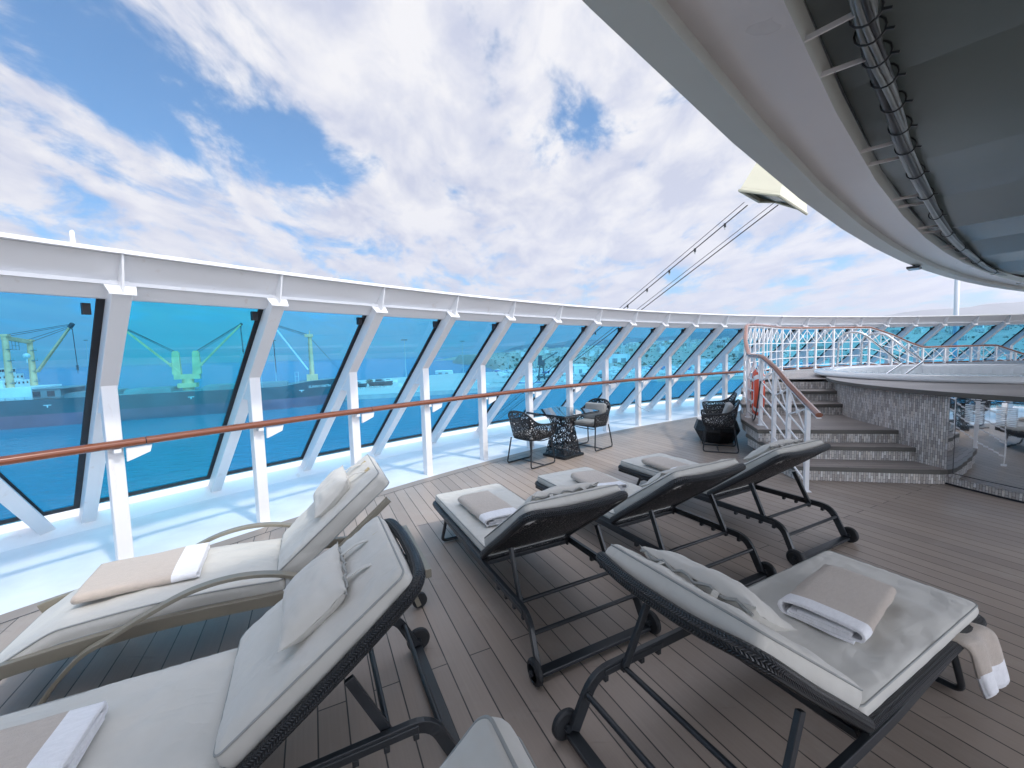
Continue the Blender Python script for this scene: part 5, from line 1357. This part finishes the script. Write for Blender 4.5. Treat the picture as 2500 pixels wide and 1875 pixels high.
# ------------------------------------------------------------------ light masts on the quays
def light_mast(x, y, zb, zt, lab):
    t = thing('light_mast', lab, 'light mast', (x, y, zb), group='tall floodlight masts around the harbour')
    h = zt-zb; m = MB(); m.tube([(0, 0, 0), (0, 0, h)], 0.42, 8, scale=[1, 0.55]); m.build('pole', GALV, t)
    m = MB(); m.box((0, 0, h), (5.5, 1.2, 0.35))
    for k in range(-2, 3): m.box((k*1.25, -0.5, h-0.45), (0.7, 0.7, 0.5))
    m.build('lamp_crown', BOATDARK, t)
light_mast(-0.2588*394, 394, GZ, 17.9, 'tall floodlight mast on the bare quay beyond the ship bow')
light_mast(-0.1183*520, 520, GZ, 19.4, 'tall floodlight mast near the low white shed on the quay')
light_mast(-0.577*500, 500, SEAZ, 26, 'tall floodlight mast behind the ship foremast jib')
light_mast(-1.032*640, 640, SEAZ, 41, 'tall floodlight mast behind the aft end of the ship')
light_mast(0.0591*480, 480, GZ, 19.5, 'tall floodlight mast behind the dark harbour crane')
light_mast(0.2856*650, 650, landz(0.2856*650, 650), 22, 'tall floodlight mast beside the long pale warehouse')
light_mast(0.549*600, 600, landz(0.549*600, 600), 28, 'tall floodlight mast beside the stair railing corner')
light_mast(-0.008*560, 560, GZ, 2.5, 'slim white mast among the laid up yachts')

# ------------------------------------------------------------------ boats, sheds, town
def boat_mesh(L, W, H, kind):
    m = MB(); n = 12; rows = []
    for k in range(n+1):
        u = k/n; w = W/2*(1-max(0, (u-0.45)/0.55)**2.2) if u < 1 else 0.02; sh_ = H*(1+0.25*u*u)
        rows.append([(L*(u-0.5), -w, sh_), (L*(u-0.5)-0.04*L*u, -w*0.72, H*0.35), (L*(u-0.5)-0.07*L*u, 0, 0), (L*(u-0.5)-0.04*L*u, w*0.72, H*0.35), (L*(u-0.5), w, sh_)])
    vs = [p for r_ in rows for p in r_]; fs = []
    for k in range(n):
        for q in range(4): fs.append((k*5+q, k*5+q+1, (k+1)*5+q+1, (k+1)*5+q))
        fs.append((k*5+4, k*5, (k+1)*5, (k+1)*5+4))
    fs.append((0, 1, 2, 3, 4)[::-1])
    m.add(vs, fs, 0)
    if kind == 'motor':
        m.quadbox([(-L*0.25, -W*0.32, H*1.02), (L*0.16, -W*0.30, H*1.1), (L*0.16, W*0.30, H*1.1), (-L*0.25, W*0.32, H*1.02), (-L*0.22, -W*0.28, H*1.75), (L*0.05, -W*0.25, H*1.75), (L*0.05, W*0.25, H*1.75), (-L*0.22, W*0.28, H*1.75)], 1)
        m.box((-L*0.09, 0, H*1.45), (L*0.24, W*0.60, H*0.26), 0, 2)
    else:
        m.quadbox([(-L*0.1, -W*0.25, H*1.05), (L*0.2, -W*0.2, H*1.15), (L*0.2, W*0.2, H*1.15), (-L*0.1, W*0.25, H*1.05), (-L*0.08, -W*0.2, H*1.4), (L*0.15, -W*0.15, H*1.35), (L*0.15, W*0.15, H*1.35), (-L*0.08, W*0.2, H*1.4)], 1)
        m.bar((0, 0, H), (0, 0, H*1.4+L*1.05), 0.14, 0.14, mi=3); m.bar((0, 0, H*1.7), (-L*0.38, 0, H*1.75), 0.2, 0.2, mi=2)
    for k in (-0.25, 0.15): m.box((L*k, -W*0.3, -0.55), (0.25, 0.25, 1.2), 0, 2); m.box((L*k, W*0.3, -0.55), (0.25, 0.25, 1.2), 0, 2)
    return m
random.seed(5)
bproto = []
for L, W, H, k, hm in ((9, 3.0, 1.9, 'motor', GELCOAT), (11, 3.4, 2.0, 'sail', GELCOAT), (12, 3.8, 2.3, 'motor', SHIPGREY), (8, 2.7, 1.6, 'motor', GELCOAT), (10, 3.2, 1.9, 'sail', BOATBLUE)):
    mb = boat_mesh(L, W, H, k); me_o = mb.build('yacht', [hm, GELCOAT, WINDARK, GALV]); bproto.append(me_o)
BL = ['white motor cruiser laid up ashore in the boatyard', 'white sailing yacht with bare mast laid up ashore in the boatyard', 'grey motor cruiser laid up ashore in the boatyard', 'small white cabin boat laid up ashore in the boatyard', 'blue sailing yacht with bare mast laid up ashore in the boatyard']
GB = ['white motor cruisers in the boatyard', 'white sailing yachts in the boatyard', 'grey motor cruisers in the boatyard', 'small white cabin boats in the boatyard', 'blue sailing yachts in the boatyard']
nb = 0
for r_ in range(9):
    y = 372+r_*24; x = -0.035*y+random.uniform(0, 9)
    while x < 0.74*y and nb < 190:
        if random.random() < 0.74 and not (abs(x-75) < 14 and y > 420 and y < 470):
            k = random.choice((0, 0, 1, 2, 3, 3, 0, 4, 1)); o = bproto[k] if not bproto[k].get('label') else bproto[k].copy()
            if o.name not in COL.objects: COL.objects.link(o)
            o.location = (x, y+random.uniform(-4, 4), GZ+1.35); o.rotation_euler = (0, 0, random.choice((0, PI))+random.uniform(-0.6, 0.6)+R(20)); s_ = random.uniform(0.85, 1.25); o.scale = (s_, s_, s_)
            tag(o, BL[k], 'boat', GB[k]); nb += 1
        x += random.uniform(9, 15)
# named harbour pieces
def shed(label, x, y, w, d, h, rz, roofh=2.0, mat=SHEDWHITE, z=GZ, cat='shed', doors=2):
    t = thing('shed', label, cat, (x, y, z), rz)
    m = MB(); m.box((0, 0, h/2), (w, d, h)); m.build('wall', mat, t)
    m = MB(); m.add([(-w/2-0.4, -d/2-0.4, h), (w/2+0.4, -d/2-0.4, h), (w/2+0.4, d/2+0.4, h), (-w/2-0.4, d/2+0.4, h), (-w/2-0.4, 0, h+roofh), (w/2+0.4, 0, h+roofh)], [(0, 1, 5, 4), (2, 3, 4, 5), (1, 2, 5), (3, 0, 4), (3, 2, 1, 0)]); m.build('roof', GELCOAT, t)
    for k in range(doors):
        m = MB(); m.box(((k-(doors-1)/2)*w/(doors+0.5), -d/2-0.06, h*0.30), (w/(doors+3), 0.12, h*0.58)); m.build('door', SHIPGREY, t)
shed('long low white shed standing alone at the back of the quay', -0.166*545, 548, 22, 9, 3.6, R(-4), 1.3)
shed('pale gabled warehouse with a dark door behind the moored boats', 0.163*470, 470, 15, 18, 8.5, R(8), 2.2, doors=1)
shed('long pale warehouse with white roof below the hillside town', 0.248*660, 660, 48, 22, 14, R(3), 1.2, z=landz(0.248*660, 660)-1, doors=3)
shed('pale warehouse at the right of the boatyard below the scrub', 0.60*640, 640, 46, 20, 10, R(-3), 1.2, z=landz(0.6*640, 640)-1, doors=2)
shed('small blue grey workshop with one dark door in the boatyard', 0.475*600, 600, 26, 12, 6, R(4), 1.0, z=landz(0.475*600, 600)-0.5, doors=1)
# old wooden hulls on the quay
def old_hull(label, x, y, L, rz):
    t = thing('old_boat', label, 'boat', (x, y, GZ+1.2), rz); mb = boat_mesh(L, L*0.28, L*0.17, 'motor'); mb.build('hull', [BOATDARK, SHIPGREY, WINDARK, GALV], t)
    m = MB()
    for k in range(6): m.box((-L*0.35+k*L*0.13, 0, -0.6), (0.5, L*0.2, 1.2))
    m.build('keel_blocks', GELCOAT, t)
old_hull('large dark wooden hull on keel blocks in the middle of the quay', -0.325*330, 335, 19, R(3))
old_hull('dark wooden hull half hidden by a white post at the end of the quay', -0.385*318, 325, 15, R(-6))
t = thing('motor_yacht', 'white motor yacht standing behind the large dark hull on the quay', 'boat', (-0.305*345, 352, GZ+2.0), R(10)); boat_mesh(14, 4, 2.4, 'motor').build('hull', [GELCOAT, GELCOAT, WINDARK, GALV], t)
for lab, x, y, s_ in (('grey rubble heap beside the large dark hull on the quay', -0.278*330, 333, 4.5), ('pale sand heap among the yachts at the edge of the boatyard', -0.02*470, 474, 7)):
    m = MB(); m.grid(lambda u, v: ((u-0.5)*s_*3, (v-0.5)*s_*2, s_*0.8*max(0, 1-math.hypot(2*u-1, 2*v-1))+0.3*noise.noise(Vector((u*6, v*6, s_)))), 14, 14, smooth=False); o = m.build('rubble_heap', QUAYMAT); o.location = (x, y, GZ); tag(o, lab, 'heap')
# dark harbour crane on the water front
t = thing('harbour_crane', 'dark steel harbour crane on the waterfront among the boats', 'crane', (0.073*372, 372, GZ))
m = MB()
for dx, dy in ((-3, -3), (3, -3), (3, 3), (-3, 3)): m.bar((dx, dy, 0), (dx*0.45, dy*0.45, 13), 0.7, 0.7)
m.bar((-2.6, -2.6, 5), (2.6, -2.6, 5), 0.4, 0.4); m.bar((-2.2, -2.2, 9), (2.2, -2.2, 9), 0.4, 0.4); m.build('portal', BOATDARK, t)
m = MB(); m.box((0, 0, 15.5), (6, 4.5, 4.5)); m.box((-1, 0, 20), (3.2, 3, 4.5)); m.build('cab', BOATDARK, t)
m = MB(); m.bar((1, 0, 17), (15, 0, 25), 0.9, 0.9); m.bar((0, 0, 22), (15, 0, 25), 0.2, 0.2); m.build('boom', BOATDARK, t)
# moored workboats
def workboat(label, x, y, L, mat, sup, rz, text=None):
    t = thing('workboat', label, 'boat', (x, y, SEAZ-0.3), rz)
    mb = boat_mesh(L, L*0.24, L*0.12, 'none'); 
    k = len(mb.f); mb.build('hull', [mat, GELCOAT, WINDARK, GALV], t)
    m = MB(); m.box((-L*0.22, 0, L*0.19), (L*0.22, L*0.15, L*0.14)); m.box((-L*0.2, 0, L*0.28), (L*0.14, L*0.12, L*0.07)); m.build('wheelhouse', sup, t)
    m = MB(); m.box((-L*0.13, 0, L*0.285), (0.1, L*0.10, L*0.03)); m.box((-L*0.2, -L*0.062, L*0.285), (L*0.1, 0.1, L*0.03)); m.build('windows', WINDARK, t)
workboat('blue moored fishing boat with white wheelhouse at the waterfront', 0.035*338, 338, 26, BOATBLUE, GELCOAT, R(178))
workboat('white moored workboat with square wheelhouse below the boatyard', 0.20*344, 342, 18, GELCOAT, GELCOAT, R(175))
workboat('dark moored launch at the quay corner, ahead of the blue fishing boat', -0.068*332, 332, 14, BOATDARK, GELCOAT, R(170))
workboat('grey moored launch lying below the pale gabled warehouse', 0.12*345, 342, 15, SHIPGREY, GELCOAT, R(182))
workboat('low white moored launch far along the waterfront', 0.33*352, 347, 14, GELCOAT, SHIPGREY, R(180))
t = thing('excavator', 'small yellow excavator parked behind the white workboat', 'excavator', (0.218*372, 372, GZ))
m = MB(); m.box((0, 0, 1.9), (5, 3, 1.8)); m.box((-1, 0, 3.3), (2, 2.2, 1.8)); m.bar((2, 0, 2.4), (5, 0, 4.6), 0.5, 0.5); m.bar((5, 0, 4.6), (7, 0, 2.0), 0.4, 0.4); m.build('body', YELLOW, t)
m = MB(); m.box((0, 1.4, 0.6), (5, 0.7, 1.1)); m.box((0, -1.4, 0.6), (5, 0.7, 1.1)); m.build('track', BOATDARK, t)
t = thing('delivery_van', 'white van parked on the quay near the moored launches', 'van', (-0.102*345, 347, GZ), R(175))
m = MB(); m.box((0, 0, 1.35), (5.6, 2.0, 1.9)); m.quadbox([(2.8, -1, 0.4), (3.9, -1, 0.4), (3.9, 1, 0.4), (2.8, 1, 0.4), (2.8, -1, 2.2), (3.1, -0.95, 2.2), (3.1, 0.95, 2.2), (2.8, 1, 2.2)]); m.build('body', GELCOAT, t)
m = MB()
for dx in (-1.9, 2.2):
    for dy in (-0.95, 0.95): m.tube([(dx, dy-0.1, 0.38), (dx, dy+0.1, 0.38)], 0.38, 10, smooth=False)
m.build('wheels', BOATDARK, t)
# town
def house_mesh(w, d, h, style, wallm):
    m = MB(); m.box((0, 0, h/2), (w, d, h), 0, 0); m.box((0, 0, h+0.25), (w+0.5, d+0.5, 0.5), 0, 0)
    fl_ = max(1, int(h//3)); nx = max(2, int(w//3.2))
    for f in range(fl_):
        for k in range(nx):
            x = (k-(nx-1)/2)*w/nx
            m.box((x, -d/2-0.04, f*3.1+1.7), (w/nx*0.42, 0.14, 1.5), 0, 1)
        if style == 1 and f: m.box((0, -d/2-0.7, f*3.1+0.1), (w*0.9, 1.4, 0.2), 0, 0); m.box((0, -d/2-1.35, f*3.1+0.6), (w*0.9, 0.08, 0.9), 0, 0)
    for k in range(max(1, int(d//4))): m.box((w/2+0.04, (k-0.5)*3.2, 1.7), (0.14, 1.3, 1.5), 0, 1)
    if style == 2: m.box((w*0.2, 0, h+1.6), (w*0.4, d*0.5, 2.6), 0, 0)
    m.box((-w*0.3, d*0.2, h+1.0), (1.0, 1.0, 1.4), 0, 2)
    return m
hp = []; HL = []
kinds = [(11, 10, 6.4, 0, 0, 'white two storey house with flat roof'), (14, 11, 9.5, 1, 0, 'white three storey block with balconies'), (9, 9, 3.6, 0, 1, 'small cream one storey house'),
         (13, 10, 6.4, 2, 1, 'cream house with a rooftop room'), (12, 11, 6.4, 2, 2, 'grey unfinished house with a rooftop room'), (16, 12, 9.6, 1, 1, 'cream three storey block with balconies'), (10, 9, 6.2, 0, 3, 'ochre two storey house with flat roof')]
for w, d, h, s_, mi, l in kinds:
    hp.append(house_mesh(w, d, h, s_, None).build('town_house', [STUCCO[mi], WINDARK, GALV])); HL.append(l+' in the hillside town')
random.seed(12); placed = []; nh = 0; tries = 0
while nh < 285 and tries < 20000:
    tries += 1
    y = 760+ (1420-760)*random.random()**0.8; t = random.choice((random.uniform(-0.02, 0.62), random.uniform(0.0, 0.6), random.uniform(0.62, 1.35)))
    dens = sstep(-0.05, 0.12, t)*(0.15+0.85*sstep(800, 1000, y))
    if random.random() > dens: continue
    x = t*y
    if any((x-a)**2+(y-b)**2 < 17**2 for a, b in placed): continue
    placed.append((x, y)); k = random.choice((0, 0, 0, 1, 1, 2, 3, 3, 4, 5, 6)); o = hp[k] if not hp[k].get('label') else hp[k].copy()
    if o.name not in COL.objects: COL.objects.link(o)
    o.location = (x, y, landz(x, y)-0.6); o.rotation_euler = (0, 0, math.atan2(-x, y)*0.8+random.choice((0, 0, PI/2))+random.uniform(-0.25, 0.25)); s_ = random.uniform(0.85, 1.2); o.scale = (s_, s_, s_*random.uniform(0.9, 1.15))
    tag(o, HL[k], 'house', HL[k].replace(' in the hillside town', 's in the hillside town')); nh += 1
m = MB()      # the rest of the town, past the three hundred houses that show largest
for k in range(900):
    y = random.uniform(960, 1850); t = random.uniform(0.0, 1.4); x = t*y
    if any((x-a)**2+(y-b)**2 < 12**2 for a, b in placed): continue
    w, d, h = random.uniform(8, 15), random.uniform(8, 12), random.choice((3.4, 6.4, 6.4, 9.4)); z = landz(x, y)-0.6; rz = math.atan2(-x, y)*0.8+random.uniform(-0.4, 0.4)
    m.box((x, y, z+h/2), (w, d, h), rz, random.choice((0, 0, 0, 1, 1, 2)))
    for q in range(2):
        c, sn = math.cos(rz), math.sin(rz); lx, ly = (q-0.5)*w*0.5, -d/2-0.05; m.box((x+lx*c-ly*sn, y+lx*sn+ly*c, z+h*0.6), (1.8, 0.2, 1.5), rz, 3)
m.build('town_houses', [STUCCO[0], STUCCO[1], STUCCO[2], WINDARK], kind='stuff')
def landmark(label, x, y, w, d, h, mi, rz=0.0):
    t = thing('apartment_block', label, 'building', (x, y, landz(x, y)-0.5), rz)
    m = MB(); m.box((0, 0, h/2), (w, d, h)); m.build('wall', STUCCO[mi], t)
    m = MB(); m.box((0, 0, h+0.3), (w+0.8, d+0.8, 0.6)); m.build('roof', STUCCO[mi], t)
    for f in range(int(h//3)):
        m = MB()
        for k in range(int(w//3)): m.box(((k-(int(w//3)-1)/2)*w/int(w//3), -d/2-0.05, f*3+1.7), (1.5, 0.14, 1.5))
        m.build('window_row', WINDARK, t)
landmark('tall narrow white apartment block standing out above the scrub', 0.430*1000, 1000, 13, 14, 27, 0, R(-22))
landmark('white apartment block with dark window rows near the railing corner', 0.505*960, 960, 20, 14, 13, 0, R(-25))
landmark('pale blocky building with white walls above the harbour crane', 0.118*900, 900, 22, 16, 15, 0, R(-6))
landmark('cream office block rising at the left end of the town', 0.105*1020, 1020, 24, 14, 14, 1, R(-4))
landmark('white house with big round windows below the town', 0.175*870, 870, 14, 12, 12, 0, R(-10))
# scrub on the slope: one uncountable mass of leaf clumps, plus single trees
random.seed(8); m = MB()
for k in range(1000):
    y = 600+ (1400-600)*random.random()**2.2; t = random.uniform(-0.05, 1.4); x = t*y
    if any((x-a)**2+(y-b)**2 < 9**2 for a, b in placed): continue
    z = landz(x, y); s_ = random.uniform(0.8, 1.7)
    for q in range(7):
        c = Vector((x+random.uniform(-1, 1)*s_*1.6, y+random.uniform(-1, 1)*s_, z+random.uniform(0.2, 1.0)*s_))
        a, b = Vector((random.uniform(-1, 1), random.uniform(-1, 1), random.uniform(-1, 1))).normalized(), Vector((random.uniform(-1, 1), random.uniform(-1, 1), random.uniform(-1, 1))).normalized()
        r_ = s_*random.uniform(0.5, 1.0); m.add([c-a*r_-b*r_*0.5, c+a*r_-b*r_*0.5, c+a*r_*0.6+b*r_, c-a*r_*0.7+b*r_*0.8], [(0, 1, 2, 3)])
m.build('scrub', LEAF, kind='stuff')
random.seed(3)
def tree_proto(h, w, seed):
    random.seed(seed); tr = MB(); tr.tube([(0, 0, 0), (0.2, 0, h*0.35), (0.1, 0.1, h*0.6)], 0.3, 6, scale=[1, 0.7, 0.4])
    for k in range(4): a = k*1.6; tr.tube([(0.15, 0, h*0.4), (math.cos(a)*w*0.3, math.sin(a)*w*0.3, h*0.65)], 0.12, 5)
    cr = MB()
    for q in range(150):
        u = Vector((random.gauss(0, 1), random.gauss(0, 1), random.gauss(0, 1))).normalized()*random.random()**0.4; c = Vector((u.x*w/2, u.y*w/2, h*0.68+u.z*h*0.33)); r_ = random.uniform(0.3, 0.7)
        a = Vector((random.uniform(-1, 1), random.uniform(-1, 1), random.uniform(-1, 1))).normalized(); b = a.cross(Vector((random.uniform(-1, 1), random.uniform(-1, 1), 1))).normalized()
        cr.add([c-a*r_, c+b*r_, c+a*r_, c-b*r_], [(0, 1, 2, 3)])
    return tr, cr
tproto = None
tb, tcw = tree_proto(6.5, 5.5, 2)
for k in range(60):
    y = 640+720*random.random(); t = random.uniform(0.0, 1.2); x = t*y
    if tproto is None:
        tproto = thing('tree', 'small dark green tree among the houses of the hillside town', 'tree', (x, y, landz(x, y)-0.3), 0, 'trees of the hillside town'); tb.build('trunk', BARK, tproto); tcw.build('crown', LEAF, tproto)
    else:
        c = dup(tproto, loc=(x, y, landz(x, y)-0.3), rz=random.uniform(0, 6)); s_ = random.uniform(0.8, 1.5); c.scale = (s_, s_, s_)
t = thing('tree', 'bushy green tree growing behind the half hidden dark hull on the quay', 'tree', (-0.365*330, 345, GZ)); o1 = tb.build('trunk', BARK, t); o2 = tcw.build('crown', LEAF, t)

# ------------------------------------------------------------------ air
t = NT('haze_air'); pv = t.n('ShaderNodeVolumePrincipled'); pv.inputs['Color'].default_value = (0.90, 0.92, 1.0, 1); pv.inputs['Density'].default_value = 0.00007; pv.inputs['Anisotropy'].default_value = 0.2
t.l(pv.outputs[0], t.out.inputs['Volume'])
m = MB(); m.box((3000, 8000, 620), (40000, 18000, 1300)); hz_ = m.build('haze', t.m, kind='stuff')
